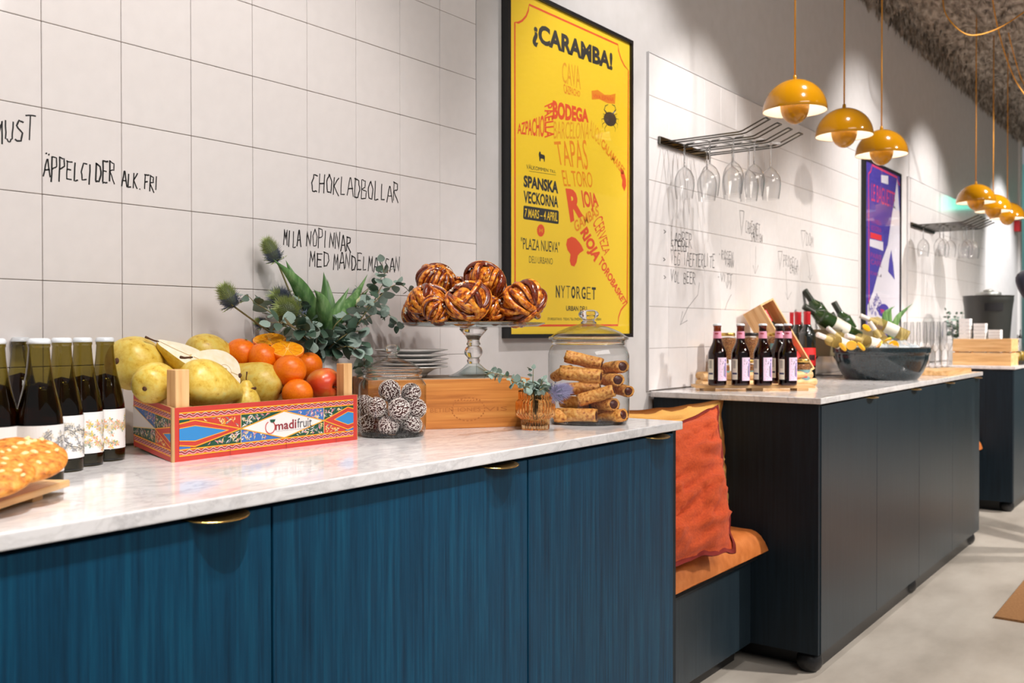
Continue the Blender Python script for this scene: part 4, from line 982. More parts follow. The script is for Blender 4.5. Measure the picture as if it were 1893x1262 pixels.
M_dough = nmat('baked_dough', [(0.34, rgb(120, 46, 12)), (0.45, rgb(190, 92, 20)), (0.57, rgb(230, 146, 44)), (0.74, rgb(244, 180, 80))], nscale=26, rough=0.22, coat=0.4, bump=0.15, bdist=0.001)
M_cinn = nmat('cinnamon_filling', [(0.3, rgb(70, 20, 6)), (0.7, rgb(136, 52, 16))], nscale=60, rough=0.22, coat=0.5, bump=0.3, bdist=0.001)
M_sugar = mat('pearl_sugar', rgb(240, 228, 208), 0.5)
def bun_mesh(seed):
    R = random.Random(seed); a, b = 0.043, 0.032; g = G()
    g.ball((0, 0, 0), 1, 22, 14, 0, sc=(a * 0.90, a * 0.90, b * 0.9))
    main = V((R.uniform(-.4, .4), R.uniform(-.4, .4), 1)).normalized()
    for k in range(17):
        if k < 10: ax_ = (main * 0.25 + V((cos(k * 0.32 + seed), sin(k * 0.32 + seed), R.uniform(-0.15, 0.15)))).normalized()   # a wound band of near parallel strands
        else: ax_ = V((R.gauss(0, 1), R.gauss(0, 1), R.gauss(0, .5))).normalized()
        off = (k - 4.5) * 0.17 if k < 10 else R.uniform(-.45, .45)
        u_ = ax_.orthogonal().normalized(); w_ = ax_.cross(u_); ph = R.uniform(0, 2 * pi); sp_ = R.uniform(2.4, 4.0) if k >= 10 else 2 * pi * .62
        w = R.uniform(0.0052, 0.0078); n = 22; L = []
        lift = 1.0 + 0.05 * (k % 3) + (0.05 if k >= 10 else 0)
        for i in range(n + 1):
            t_ = ph + sp_ * i / n; c0 = ax_ * off * (1 + .3 * sin(t_ * 2)); d = (u_ * cos(t_) + w_ * sin(t_) + c0).normalized()
            e = 1 / sqrt((d.x / a) ** 2 + (d.y / a) ** 2 + (d.z / b) ** 2)
            tp = sin(pi * min(1, max(0, i / n))) ** 0.4
            L.append((d * e * (lift * 0.93 - 0.05 * (1 - tp)), d, w * (0.45 + 0.55 * tp)))
        vs = []
        for i, (p, d, ww) in enumerate(L):
            tg = (L[min(i + 1, n)][0] - L[max(i - 1, 0)][0]).normalized(); s_ = tg.cross(d).normalized()
            for (x, z) in ((-1.0, -0.6), (-0.9, .45), (-.3, .95), (.3, .95), (.9, .45), (1.0, -0.6)): vs.append(p + s_ * ww * x + d * ww * z * 0.85)
        fs = [(6 * i + c, 6 * i + c + 1, 6 * i + c + 7, 6 * i + c + 6) for i in range(n) for c in range(5)]
        o = len(g.v); g.v += vs; g.f += [tuple(q + o for q in f) for f in fs]; g.m += [(1 if c in (0, 4) or (c == 1 and k % 2) else (1 if (k % 5 == 3) else 0)) for i in range(n) for c in range(5)]
    me = autosmooth(g.build('dough', [M_dough, M_cinn], weld=False), 60)
    h = G(); c0 = V((R.uniform(-.35, .35), R.uniform(-.2, .35), 1)).normalized()
    for _ in range(130):
        d = (c0 + V((R.gauss(0, .42), R.gauss(0, .42), R.gauss(0, .3)))).normalized()
        if d.z < -0.1: continue
        e = 1.07 / sqrt((d.x / a) ** 2 + (d.y / a) ** 2 + (d.z / b) ** 2); s_ = R.uniform(0.0009, 0.0018)
        Mx = Matrix.Translation(d * e) @ Euler((R.uniform(0, 3), R.uniform(0, 3), 0)).to_matrix().to_4x4(); h.box(-s_, s_, -s_, s_, -s_, s_, M=Mx)
    return me, h.build('sugar', M_sugar, weld=False)
BM = [bun_mesh(k) for k in (1, 2, 3, 4)]
def bun(u, v, d, k, lab, s=1.0, rot=(0, 0, 0)):
    s *= 1.1; p = atd(u, v, d); p.z = max(p.z, 1.132 + 0.0355 * s); t = thing('twisted_bun', lab, 'bun', p, group='twisted cinnamon buns on the cake stand', rot=rot); t.scale = (s, s, s)
    obj('dough', BM[k][0], t); obj('pearl_sugar', BM[k][1], t, kind='stuff')
for a in [(806, 518, 2.27, 0, 'glossy twisted bun on top of the pile, left one with sugar', 0.97, (0.5, -0.35, 0.2)),
          (897, 521, 2.20, 1, 'glossy twisted bun on top of the pile, right one beside the poster frame', 1.0, (0.7, 0.1, 1.2)),
          (842, 540, 2.30, 2, 'twisted bun in the gap between the two topmost ones', 0.9, (0.5, 0.0, 2.0)),
          (793, 561, 2.17, 3, 'twisted bun in the middle row at the left', 0.98, (0.8, 0.1, 2.5)),
          (770, 590, 2.25, 0, 'twisted bun at the far left of the bottom row', 0.78, (1.0, 0.2, 4.0)),
          (806, 591, 2.12, 2, 'small striped bun in front at the bottom left of the pile', 0.70, (1.0, 0.0, 0.5)),
          (864, 571, 2.13, 1, 'large sugared twisted bun at the front centre of the pile', 1.12, (0.75, -0.1, 3.3)),
          (914, 558, 2.24, 3, 'twisted bun behind, right of the large sugared one', 0.9, (0.6, 0.5, 1.0)),
          (965, 569, 2.17, 0, 'large dark glossy bun at the right end of the pile', 1.10, (0.8, 0.75, 2.2)),
          (912, 592, 2.18, 2, 'twisted bun at the bottom right of the large sugared one', 0.72, (0.9, 0.3, 0.4)),
          (835, 583, 2.28, 1, 'twisted bun hidden in the middle of the bottom row', 0.85, (0.4, 0.3, 2.4)),
          (884, 580, 2.33, 3, 'twisted bun at the back of the bottom row', 0.95, (0.4, 0.3, 5.4)),
          (940, 585, 2.30, 2, 'twisted bun at the back right of the bottom row', 0.9, (0.4, 0.3, 3.9))]:
    bun(*a)

# ---------------------------------------------------------------- glass jars
def jar(name, lab, p, r, hb, rn, lid_r, h_lid, h_tot, neck_h):
    t = thing(name, lab, 'jar', p)
    prof = smooth_lathe([(0.0005, 0.004), (r * 0.80, 0.003), (r * 0.90, 0.0), (r * 0.955, 0.004), (r * 0.985, 0.014), (r, 0.03), (r, hb * 0.55), (r, hb * 0.86), (r * 0.985, hb * 0.93), (rn * 1.06, hb), (rn, hb + neck_h * 0.35), (rn, hb + neck_h * 0.75), (rn * 1.03, hb + neck_h)], 3)
    g = G(); g.lathe(prof, 72); obj('glass_wall', g.build('glass_wall', M_jar, smooth=True), t)
    g = G(); g.lathe([(0.0005, 0.0008), (r * 0.90, 0.0008), (r * 0.93, 0.004), (r * 0.90, 0.0085), (0.0005, 0.0075)], 64); obj('thick_bottom', g.build('thick_bottom', M_knob, smooth=True), t)
    g = G(); g.lathe([(rn * 1.0 + 0.0026 * cos(a), hb + neck_h * .55 + 0.0034 * sin(a)) for a in [2 * pi * k / 10 for k in range(11)]], 64); obj('neck_ring', g.build('neck_ring', M_knob, smooth=True), t)
    l = obj('lid', None, t, (0, 0, hb + neck_h + 0.0006))
    g = G(); hl = h_lid; g.lathe(smooth_lathe([(rn * 0.9, -0.006), (rn * 0.92, 0.0), (lid_r, 0.0), (lid_r * 1.01, 0.003), (lid_r * 0.97, 0.006), (lid_r * 0.80, hl * 0.45), (lid_r * 0.55, hl * 0.72), (lid_r * 0.30, hl * 0.90), (lid_r * 0.16, hl), (0.0005, hl)], 3), 72)
    obj('lid_dome', g.build('lid_dome', M_jar, smooth=True), l)
    g = G(); g.lathe([(lid_r * 0.975 + 0.0035 * cos(a), 0.0042 + 0.0026 * sin(a)) for a in [2 * pi * k / 10 for k in range(11)]], 64); obj('lid_rim', g.build('lid_rim', M_knob, smooth=True), l)
    kr = lid_r * 0.25; k0 = hl; kh = h_tot - (hb + neck_h) - hl
    g = G(); g.lathe(smooth_lathe([(0.0005, 0.0), (kr * 0.8, 0.0), (kr * 0.62, kh * 0.18), (kr * 0.66, kh * 0.3), (kr, kh * 0.55), (kr * 0.98, kh * 0.78), (kr * 0.6, kh * 0.97), (0.0005, kh)], 4), 36)
    obj('lid_knob', g.build('lid_knob', M_knob, smooth=True), l, (0, 0, k0))
    return t
j1 = V((1.434, 1.380, TOP)); jar('glass_jar', 'small lidded glass jar filled with coconut-covered chocolate balls', j1, 0.069, 0.114, 0.0585, 0.0615, 0.030, 0.186, 0.016)
j2 = V((1.909, 1.204, TOP)); jar('glass_jar', 'large lidded glass jar filled with baked rolls, near the counter end', j2, 0.095, 0.176, 0.084, 0.0925, 0.038, 0.264, 0.018)
M_choc = mat('chocolate_ball', rgb(70, 26, 18), 0.6); M_coco = mat('coconut_flake', rgb(248, 238, 232), 0.7)
def ball_mesh(seed, r=0.0195):
    R = random.Random(seed); g = G(); g.ball((0, 0, 0), r, 18, 12); me = g.build('chocolate', M_choc, smooth=True); h = G()
    for k in range(430):
        z = 1 - 2 * (k + .5) / 430; a = k * 2.39996 + R.uniform(-.2, .2); q = sqrt(1 - z * z); d = V((q * cos(a), q * sin(a), z)); s_ = d.orthogonal().normalized(); s_.rotate(Matrix.Rotation(R.uniform(0, 6.3), 3, d)); b_ = d.cross(s_)
        l, w = R.uniform(0.0013, 0.0025), R.uniform(0.0005, 0.0008); p = d * (r + R.uniform(0, 0.0006)); tl = d * R.uniform(-.0006, .0010)
        h.add([p - s_ * l - b_ * w, p + s_ * l - b_ * w + tl, p + s_ * l + b_ * w + tl, p - s_ * l + b_ * w, p + d * 0.0006], [(0, 1, 4), (1, 2, 4), (2, 3, 4), (3, 0, 4)])
    return me, h.build('coconut', M_coco, weld=False)
BL2 = [ball_mesh(1), ball_mesh(2)]
for k, (u, v, dz, lab) in enumerate([(720, 722, 1.955, 'coconut ball on top in the centre of the small jar'), (760, 726, 1.97, 'coconut ball at the upper right in the small jar'), (696, 752, 1.935, 'coconut ball in the left middle of the small jar'),
        (738, 756, 1.93, 'coconut ball in the very middle of the small jar'), (770, 755, 1.965, 'coconut ball at the right glass wall, middle height'), (718, 787, 1.935, 'coconut ball lowest in front in the small jar'),
        (680, 783, 1.97, 'coconut ball at the lower left of the small jar'), (762, 785, 1.96, 'coconut ball at the lower right of the small jar'), (674, 748, 1.975, 'coconut ball at the left glass wall beside the wooden post'),
        (742, 785, 2.005, 'coconut ball at the bottom behind the front one'), (700, 765, 2.01, 'coconut ball at the back of the small jar, left'), (735, 745, 2.01, 'coconut ball at the back of the small jar, centre'), (700, 788, 2.01, 'coconut ball at the bottom at the back, left')]):
    p = atd(u, v, dz); t = thing('coconut_ball', lab, 'chocolate ball', p, group='coconut balls in the small jar', rot=(k * 1.1, k * 0.7, k)); s_ = 1.02 if k % 3 else 1.12; t.scale = (s_, s_, s_)
    obj('chocolate', BL2[k % 2][0], t); obj('coconut_flakes', BL2[k % 2][1], t, kind='stuff')
M_crust = nmat('flaky_crust', [(0.30, rgb(140, 68, 20)), (0.42, rgb(206, 132, 54)), (0.58, rgb(230, 168, 86)), (0.8, rgb(240, 192, 116))], nscale=38, detail=7, rough=0.6, bump=0.6, bdist=0.003)
M_fill = nmat('dark_jam', [(0.3, rgb(50, 20, 16)), (0.7, rgb(104, 48, 36))], nscale=60, rough=0.35)
def roll_mesh(L, seed):
    r = 0.0145; g = G(); seg = 22; vs = []; n = 12
    for i in range(n + 1):
        x = -L / 2 + L * i / n; e = abs(i / n - .5) * 2
        for k in range(seg):
            a = 2 * pi * k / seg; rr = r * (1 + 0.10 * noise.noise(V((x * 60, cos(a) * 1.2, sin(a) * 1.2 + seed))) - 0.06 * e ** 6 + (0.05 if k == 3 else 0))
            vs.append(V((x + (0.002 * noise.noise(V((cos(a) * 2, sin(a) * 2, seed + i))) if i in (0, n) else 0), rr * cos(a), rr * 0.86 * sin(a))))
    g.add(vs, [(i * seg + k, i * seg + (k + 1) % seg, (i + 1) * seg + (k + 1) % seg, (i + 1) * seg + k) for i in range(n) for k in range(seg)])
    for i, x in ((0, -L / 2 + .002), (n, L / 2 - .002)):   # rim of pastry round the filling
        o = [V((v.x, v.y, v.z)) for v in vs[i * seg:(i + 1) * seg]]; inn = [V((x, v.y * .70, v.z * .70)) for v in o]
        g.add(o + inn, [(k, (k + 1) % seg, seg + (k + 1) % seg, seg + k) if i else (k, seg + k, seg + (k + 1) % seg, (k + 1) % seg) for k in range(seg)])
    me = g.build('pastry', M_crust, smooth=True); F2 = []
    for sg in (-1, 1):
        h = G(); h.ball((sg * (L / 2 - 0.0035), 0, 0), 1, 14, 8, sc=(0.005, r * .73, r * .62)); F2.append(h.build('filling', M_fill, smooth=True))
    return me, F2
RM = [roll_mesh(0.072, 1), roll_mesh(0.060, 5)]
def roll(u, v, d, ang, tow, k, lab, s=1.0):
    """ang: slope in the picture plane (deg), tow: turn of the axis towards the viewer (deg)"""
    p = atd(u, v, d); X = _R0 * cos(radians(ang)) + V((0, 0, 1)) * sin(radians(ang)); X = X * cos(radians(tow)) - _F0 * sin(radians(tow))
    s *= 1.2; t = thing('filled_roll', lab, 'pastry roll', p, group='baked rolls in the large jar', rot=X.to_track_quat('X', 'Z').to_euler()); t.scale = (s, s, s)
    obj('pastry', RM[k][0], t); obj('filling', RM[k][1][0], t); obj('filling', RM[k][1][1], t)
for a in [(1079, 666, 2.25, -13, 12, 0, 'baked roll on top of the others in the large jar, slanting', 1.02), (1073, 692, 2.20, -6, 14, 0, 'thick baked roll second from the top in the large jar', 1.12),
          (1136, 679, 2.24, 12, 62, 1, 'baked roll at the upper right with its dark filled end to the front', 1.0), (1131, 702, 2.22, 8, 72, 1, 'baked roll at the right, end on, below the upper one', 1.0),
          (1149, 720, 2.24, -10, 66, 1, 'baked roll against the right glass wall, end on', 0.92), (1102, 731, 2.19, 17, 10, 0, 'baked roll slanting upwards to the right in the middle', 0.98),
          (1076, 718, 2.26, 3, 5, 0, 'baked roll behind the thistle in the middle of the large jar', 1.0), (1118, 748, 2.21, 10, 58, 1, 'baked roll below the slanting one, end to the front', 1.0),
          (1064, 768, 2.19, 0, 14, 0, 'pale baked roll lying at the bottom left of the large jar', 1.12), (1130, 770, 2.20, 14, 40, 1, 'baked roll at the bottom right of the large jar', 1.0),
          (1064, 744, 2.25, -4, 20, 1, 'dark baked roll in the lower left of the large jar', 1.0), (1040, 690, 2.27, 30, 55, 1, 'baked roll at the left glass wall, end on', 0.9),
          (1100, 770, 2.28, 0, 10, 0, 'baked roll at the bottom behind the others', 1.0), (1105, 700, 2.30, 5, 10, 0, 'baked roll at the back of the large jar, upper half', 1.0), (1098, 738, 2.31, -5, 0, 0, 'baked roll at the back of the large jar, lower half', 1.0)]:
    roll(*a)

# ---------------------------------------------------------------- amber tumbler with sprigs
ag = V((1.712, 1.217, TOP))
t = thing('amber_tumbler', 'ribbed amber glass tumbler holding eucalyptus sprigs and a thistle, before the wooden box', 'glass', ag)
g = G(); g.lathe([(0.0005, 0.003), (0.026, 0.003), (0.029, 0.0), (0.030, 0.004), (0.0305, 0.022), (0.035, 0.025), (0.041, 0.029), (0.0425, 0.034), (0.0425, 0.058), (0.0405, 0.062), (0.0375, 0.064), (0.0362, 0.068), (0.0362, 0.083), (0.0355, 0.0845), (0.0345, 0.083), (0.0343, 0.066), (0.040, 0.056), (0.040, 0.036), (0.030, 0.028), (0.027, 0.010), (0.0005, 0.008)], 180, flute=30, fd=0.035)
obj('ribbed_wall', g.build('ribbed_wall', solid_glass('amber_solid_glass', (1.0, 0.86, 0.66), 1.42), smooth=True), t)
sprig = thing('eucalyptus_sprigs', 'small sprigs of silvery eucalyptus and one blue thistle in the amber tumbler', 'plant', ag)
bq = sprig; NP = ag.copy(); R = random.Random(3)
rt = V((0, 0, 0.02)); nk2 = V((0, 0, 0.083))
for pts, sz, ev in [([rt, nk2 + V((-0.012, 0.01, 0)), B(950, 706, 1.20), B(915, 690, 1.20), B(900, 694, 1.20)], 0.017, 0.0095), ([rt, nk2, B(985, 706, 1.20), B(986, 682, 1.20)], 0.016, 0.011),
                    ([rt, nk2 + V((0.01, 0, 0)), B(1000, 712, 1.185), B(1004, 700, 1.18)], 0.017, 0.010), ([rt, nk2 + V((-0.008, 0, 0)), B(968, 715, 1.19), B(966, 705, 1.19)], 0.015, 0.011), ([rt, nk2 + V((0.012, -0.008, 0)), B(998, 722, 1.17), B(1018, 716, 1.17)], 0.016, 0.010)]:
    branch(sprig, pts, R, sz, ev, dark=0.15, start=0.42)
b0, b1 = B(1022, 728, 1.145), B(1062, 716, 1.125)
stalk([rt, nk2 + V((0.014, -0.006, 0.002)), (nk2 + b0) / 2 + V((0.008, 0, 0.008)), b0], 0.0014)
M_thb2 = mat('lilac_bristle', rgb(150, 146, 178), 0.6); th = thistle(sprig, b0, b1 - b0, 0.019, 0.042, 9, 0.0); 
for i_, m_ in enumerate([M_thb2, M_thb2, M_thb]): th.data.materials[i_] = m_

# ================================================================== MARKER WRITING ON THE TILES
ST = {  # stroke letters on a 0..1 x 0..1 grid
 'A': [[(0, 0), (.35, 1), (.45, 1), (.8, 0)], [(.12, .4), (.75, .42)]], 'Ä': [[(0, 0), (.35, .95), (.45, .95), (.8, 0)], [(.1, .4), (.75, .42)], [(.25, 1.2), (.27, 1.28)], [(.55, 1.2), (.57, 1.28)]],
 'B': [[(.05, 0), (.1, 1), (.6, .92), (.55, .6), (.12, .52), (.75, .4), (.65, .05), (0, 0)]], 'C': [[(.75, .95), (.3, .98), (.05, .5), (.2, .05), (.7, .1)]],
 'D': [[(.1, 0), (.12, 1)], [(0, .98), (.6, .85), (.75, .4), (.5, 0), (.05, -.02)]], 'E': [[(.1, 1), (.08, 0)], [(0, 1), (.75, 1)], [(.08, .55), (.6, .55)], [(.05, 0), (.7, .03)]],
 'F': [[(.15, 1), (.1, -.05)], [(0, 1), (.8, 1.02)], [(.1, .5), (.6, .52)]], 'G': [[(.75, .9), (.3, 1), (.05, .5), (.2, .02), (.7, .1), (.7, .45), (.4, .45)]],
 'H': [[(.1, 1), (.05, 0)], [(.7, 1), (.65, 0)], [(.05, .5), (.7, .52)]], 'I': [[(.2, 1), (.15, 0)]], 'K': [[(.1, 1), (.05, 0)], [(.7, 1), (.1, .5), (.7, -.05)]],
 'L': [[(.15, 1), (.1, 0), (.6, .05)]], 'M': [[(0, 0), (.15, 1), (.38, .3), (.65, 1), (.7, 0)]], 'N': [[(0, 0), (.1, 1), (.6, 0), (.7, 1)]],
 'O': [[(.4, 1), (.08, .6), (.2, .05), (.6, .05), (.72, .6), (.4, 1)]], 'P': [[(.1, 1), (.05, -.1)], [(0, 1), (.6, .95), (.65, .6), (.08, .45)]],
 'R': [[(.1, 1), (.05, 0)], [(0, 1), (.6, .92), (.6, .6), (.08, .5), (.75, -.08)]], 'S': [[(.7, .95), (.3, 1), (.1, .75), (.6, .4), (.5, .02), (0, .05)]],
 'T': [[(-.05, 1), (.85, 1.04)], [(.4, 1), (.35, 0)]], 'U': [[(.05, 1), (.1, .15), (.4, 0), (.65, .2), (.7, 1)]], 'V': [[(0, 1), (.3, 0), (.7, 1)]], 'J': [[(.5, 1), (.45, .1), (.2, 0), (.05, .2)]],
 '.': [[(.2, .02), (.25, .06)]], '>': [[(0, .7), (.5, .4), (.05, .1)]], '*': [[(.1, .5), (.3, .5)], [(.2, .6), (.2, .4)]], '7': [[(0, 1), (.7, .95), (.2, 0)]], '&': [[(.6, 0), (.1, .8), (.4, 1), (.5, .7), (.1, .2), (.5, 0), (.7, .4)]],
 'Y': [[(0, 1), (.35, .5)], [(.7, 1), (.2, -.05)]], '^': [[(-.02, 1.0), (.25, .0), (.55, 1.0)], [(-.02, 1.0), (.55, 1.0)]]}
YT = WALL - 0.0098
def wpt(u, v): p = aty(u, v, YT); return (p.x, p.z)
def writing(word_list, lab, w=0.0029, m=None, arrows=(), seed=0):
    """word_list: (text, left u, left mid v, right u, right mid v, height in metres)"""
    g = G(); R = random.Random(seed); f = lambda a, b: V((a, YT, b))
    for (txt, u0, v0, u1, v1, h) in word_list:
        (x0, z0), (x1, z1) = wpt(u0, v0), wpt(u1, v1); n = len(txt)
        for k, ch in enumerate(txt):
            if ch == ' ': continue
            cx = x0 + (x1 - x0) * k / n; cw = (x1 - x0) / n; cz = z0 + (z1 - z0) * (k / n) - h / 2 + R.gauss(0, h * .05); hh = h * R.uniform(.9, 1.12); sl = 0.10
            for st_ in ST[ch]:
                P = []
                for i in range(len(st_) - 1):
                    (a, b), (c, d) = st_[i], st_[i + 1]
                    for q in range(3): P.append((a + (c - a) * q / 3, b + (d - b) * q / 3))
                P.append(st_[-1])
                P = [(cx + cw * 1.12 * (a + R.gauss(0, .015)) + sl * b * h * .3, cz + hh * (b + R.gauss(0, .015))) for a, b in P]
                ribbon(g, P, w * R.uniform(.8, 1.15), f)
    for pts in arrows: 
        ribbon(g, [wpt(*p) for p in pts], w * .7, f)
    return obj('marker_writing', g.build('marker_writing', m or M_ink, weld=False), label=lab, cat='writing')
writing([('MUST', -12, 246, 66, 234, .038)], 'black marker word MUST on the tiles, cut off by the left edge', seed=1)
writing([('ÄPPELCIDER', 80, 312, 214, 322, .036), ('ALK.FRI', 225, 333, 296, 338, .028)], 'black marker words ÄPPELCIDER ALK.FRI on the tiles above the bottles', seed=2)
writing([('CHOKLADBOLLAR', 575, 338, 738, 358, .042)], 'black marker word CHOKLADBOLLAR on the tiles above the small jar', seed=3)
writing([('MILA', 524, 438, 557, 444, .035), ('NOPINNAR', 566, 440, 650, 450, .036), ('MED', 572, 478, 610, 480, .032), ('MANDELMASSAN', 616, 482, 740, 492, .036)], 'black marker words MILA NOPINNAR MED MANDELMASSAN on the tiles behind the bouquet', seed=4)
writing([('LABBER', 1240, 441, 1280, 446, .05), ('STEDN', 1240, 452, 1270, 456, .04), ('VEG TAEFTERLITE', 1240, 476, 1322, 484, .05), ('VOL BEER', 1240, 510, 1286, 514, .045), ('>', 1227, 427, 1234, 430, .02), ('>', 1226, 477, 1233, 478, .02), ('>', 1227, 511, 1234, 512, .02)],
        'faded marker beer list with arrow on the tiles below the wine glasses, left', 0.003, M_inkg, [[(1293, 522), (1290, 545), (1272, 568), (1264, 585), (1258, 600)], [(1262, 575), (1257, 600), (1271, 592)]], 5)
writing([('*ROSEN', 1329, 470, 1356, 474, .035), ('VANN', 1340, 484, 1357, 488, .035)], 'small faded marker words ROSEN VANN on the tiles above the tilted wine case', 0.0028, M_inkg, [], 6)
writing([('*VITT', 1327, 511, 1354, 515, .035), ('VY', 1342, 526, 1354, 528, .03)], 'small faded marker words VITT VY with a slanting stroke, lower of the two short notes', 0.0028, M_inkg, [[(1352, 544), (1344, 560), (1340, 573)]], 16)
writing([('^', 1367, 412, 1380, 414, .10), ('CABERNET', 1378, 420, 1405, 426, .05), ('SAUVIGN', 1388, 438, 1410, 443, .035)], 'faded marker words CABERNET SAUVIGN with a long arrow on the tiles', 0.0028, M_inkg, [[(1397, 455), (1397, 480), (1396, 506)], [(1392, 490), (1396, 506), (1402, 490)]], 7)
writing([('^', 1438, 480, 1450, 484, .09), ('PROSECA', 1448, 482, 1476, 490, .05), ('CAVA', 1460, 497, 1474, 502, .04)], 'faded marker words PROSECA CAVA with an arrow on the tiles', 0.0028, M_inkg, [[(1453, 496), (1454, 530), (1456, 554)], [(1452, 540), (1456, 554), (1463, 540)]], 8)
writing([('^', 1481, 438, 1493, 442, .09), ('DOM', 1490, 442, 1504, 447, .06)], 'faded marker word DOM with an arrow on the tiles nearest the purple poster', 0.0028, M_inkg, [[(1491, 466), (1496, 495), (1498, 518)], [(1494, 510), (1498, 518), (1501, 508)]], 9)

# ================================================================== POSTERS
def pos_g():
    g = G(); return g
YP = WALL - 0.0175
def frame(x0, x1, z0, z1, paper, lab, name='framed_poster', bw=0.012):
    t = thing(name, lab, 'poster', (0, 0, 0))
    g = G(); y0, y1 = WALL - 0.026, WALL - 0.001
    for a in ((x0, x0 + bw, z0, z1), (x1 - bw, x1, z0, z1), (x0 + bw, x1 - bw, z0, z0 + bw), (x0 + bw, x1 - bw, z1 - bw, z1)): g.box(a[0], a[1], y0, y1, a[2], a[3])
    obj('frame', g.build('frame', M_black, weld=False), t)
    g = G(); g.box(x0 + bw, x1 - bw, YP, YP + 0.004, z0 + bw, z1 - bw); obj('paper', g.build('paper', paper), t)
    g = G(); g.quad((x0 + bw, YP - 0.004, z0 + bw), (x1 - bw, YP - 0.004, z0 + bw), (x1 - bw, YP - 0.004, z1 - bw), (x0 + bw, YP - 0.004, z1 - bw)); obj('glass', g.build('glass', M_poster_glass), t)
    return t
M_pyel = mat('poster_yellow', rgb(255, 214, 50), 0.35)
PM = [mat('poster_black', rgb(44, 42, 40), 0.6), mat('poster_red', rgb(234, 82, 34), 0.6), mat('poster_orange', rgb(240, 140, 22), 0.6), M_pyel, mat('poster_pale_orange', rgb(238, 162, 30), 0.6)]
pl, pr_ = aty(944, 300, YP), aty(1166, 300, YP)
X0, X1, Z0, Z1 = 2.176, 2.886, 1.094, 2.106
po = frame(X0, X1, Z0, Z1, M_pyel, 'large yellow ¡CARAMBA! poster with orange word figure in a black frame')
g = G()
def pk(u, v, k=1): p = aty(u, v, YP - 0.0003 * k); return p
def A_(x, y, k=1): return pk(930 + x / 3.944, y / 3.944, k)
def B_(x, y, k=1): return pk(930 + x / 3.944, 310 + y / 3.944, k)
def tq(s, TL, TR, BR, BL, bold, mi, f=A_): text_quad(g, s, f(*TL), f(*TR), f(*BR), f(*BL), bold, mi)
tq('¿CARAMBA!', (215, 152), (798, 388), (798, 546), (215, 335), .045, 0)
tq('CAVA', (430, 450), (560, 482), (566, 655), (432, 600), .0, 4)
tq('CAZPACHO', (438, 608), (562, 665), (560, 708), (446, 682), .02, 2)
tq('BODEGA', (362, 728), (622, 800), (624, 895), (362, 868), .05, 1)
tq('PAELLA', (362, 745), (372, 1008), (302, 1005), (302, 772), .03, 1)
tq('AZPACHO', (105, 905), (300, 835), (300, 1002), (105, 975), .02, 1)
tq('BARCELONA', (370, 882), (632, 895), (624, 1015), (370, 1012), 0, 4)
tq('ALIOLI', (636, 862), (724, 968), (704, 1062), (628, 982), 0, 4)
tq('CALAMARES', (725, 1003), (892, 1232), (872, 1275), (712, 1068), .03, 2)
tq('TAPAS', (370, 1030), (606, 1016), (622, 1240), (400, 1200), 0, 2)
tq('VÄLKOMMEN TILL', (170, 1190), (385, 1238), (385, 1262), (170, 1230), 0, 0)
g.quad(A_(188, 1245), A_(385, 1274), A_(385, 1277), A_(188, 1248), 0)
tq('EL TORO', (425, 15), (645, 32), (655, 145), (445, 135), 0, 2, B_)
tq('R', (455, 150), (560, 160), (585, 350), (492, 400), .05, 1, B_); tq('IOJA', (568, 162), (682, 188), (704, 310), (592, 330), .03, 1, B_)
tq('GAMBAS', (512, 392), (688, 272), (702, 345), (530, 474), .02, 2, B_)
tq('CERVEZA', (722, 335), (782, 615), (738, 640), (650, 402), .0, 1, B_)
tq('RIOJA', (612, 425), (722, 650), (650, 702), (545, 488), .05, 1, B_)
tq('TOROBASKET', (722, 640), (908, 985), (880, 1008), (690, 692), .03, 1, B_)
def poly(pts, mi, f=B_, k=1): g.add([f(x, y, k) for x, y in pts], [tuple(range(len(pts)))], mi)
poly([(858, 0), (880, 25), (895, 80), (898, 130), (885, 172), (866, 130), (870, 90), (858, 55)], 1)
poly([(460, 560), (468, 520), (500, 502), (528, 512), (555, 542), (572, 565), (588, 602), (560, 622), (545, 640), (536, 690), (520, 720), (496, 712), (486, 678), (492, 630), (470, 600)], 1)
tq('SPANSKA', (150, 52), (402, 100), (402, 190), (150, 140), .045, 0, B_); tq('VECKORNA', (150, 165), (402, 208), (402, 292), (150, 255), .03, 0, B_)
poly([(150, 278), (158, 276), (400, 312), (406, 322), (405, 405), (398, 410), (152, 374), (147, 362)], 0)
tq('7 MARS – 4 APRIL', (160, 295), (400, 328), (396, 392), (156, 358), .01, 3, lambda x, y: B_(x, y, 2))
poly([(275 + (29 if i % 2 else 26) * cos(2 * pi * i / 36), 457 + (47 if i % 2 else 43) * sin(2 * pi * i / 36)) for i in range(36)], 1)
tq('M', (262, 440), (290, 444), (290, 474), (262, 470), .02, 2, lambda x, y: B_(x, y, 2))
tq('"PLAZA NUEVA"', (130, 505), (412, 542), (412, 620), (130, 592), .0, 0, B_); tq('DELI URBANO', (190, 642), (362, 660), (362, 705), (190, 692), -.01, 0, B_)
for i, (ch, bo) in enumerate(zip('NYTORGET', (.03, .0, -.02, .04, .0, .02, -.02, .03))):
    a = 385 + i * 37.5; tq(ch, (a, 856 + i * 2), (a + 29, 858 + i * 2), (a + 29, 948 + i * 2), (a, 946 + i * 2), bo, 0, B_)
tq('URBAN DELI', (460, 1006), (610, 1010), (610, 1046), (460, 1042), .02, 0, B_)
tq('STUREGATAN 8 - TISDAG TILL ONSDAG - NYTORGET 4 - URBAN', (325, 1092), (715, 1095), (715, 1113), (325, 1111), 0, 0, B_)
def pline(pts, w, mi, f):
    P = [f(*p) for p in pts]; ribbon(g, [(p.x, p.z) for p in P], w, lambda a, b: V((a, YP - 0.0003, b)), mi)
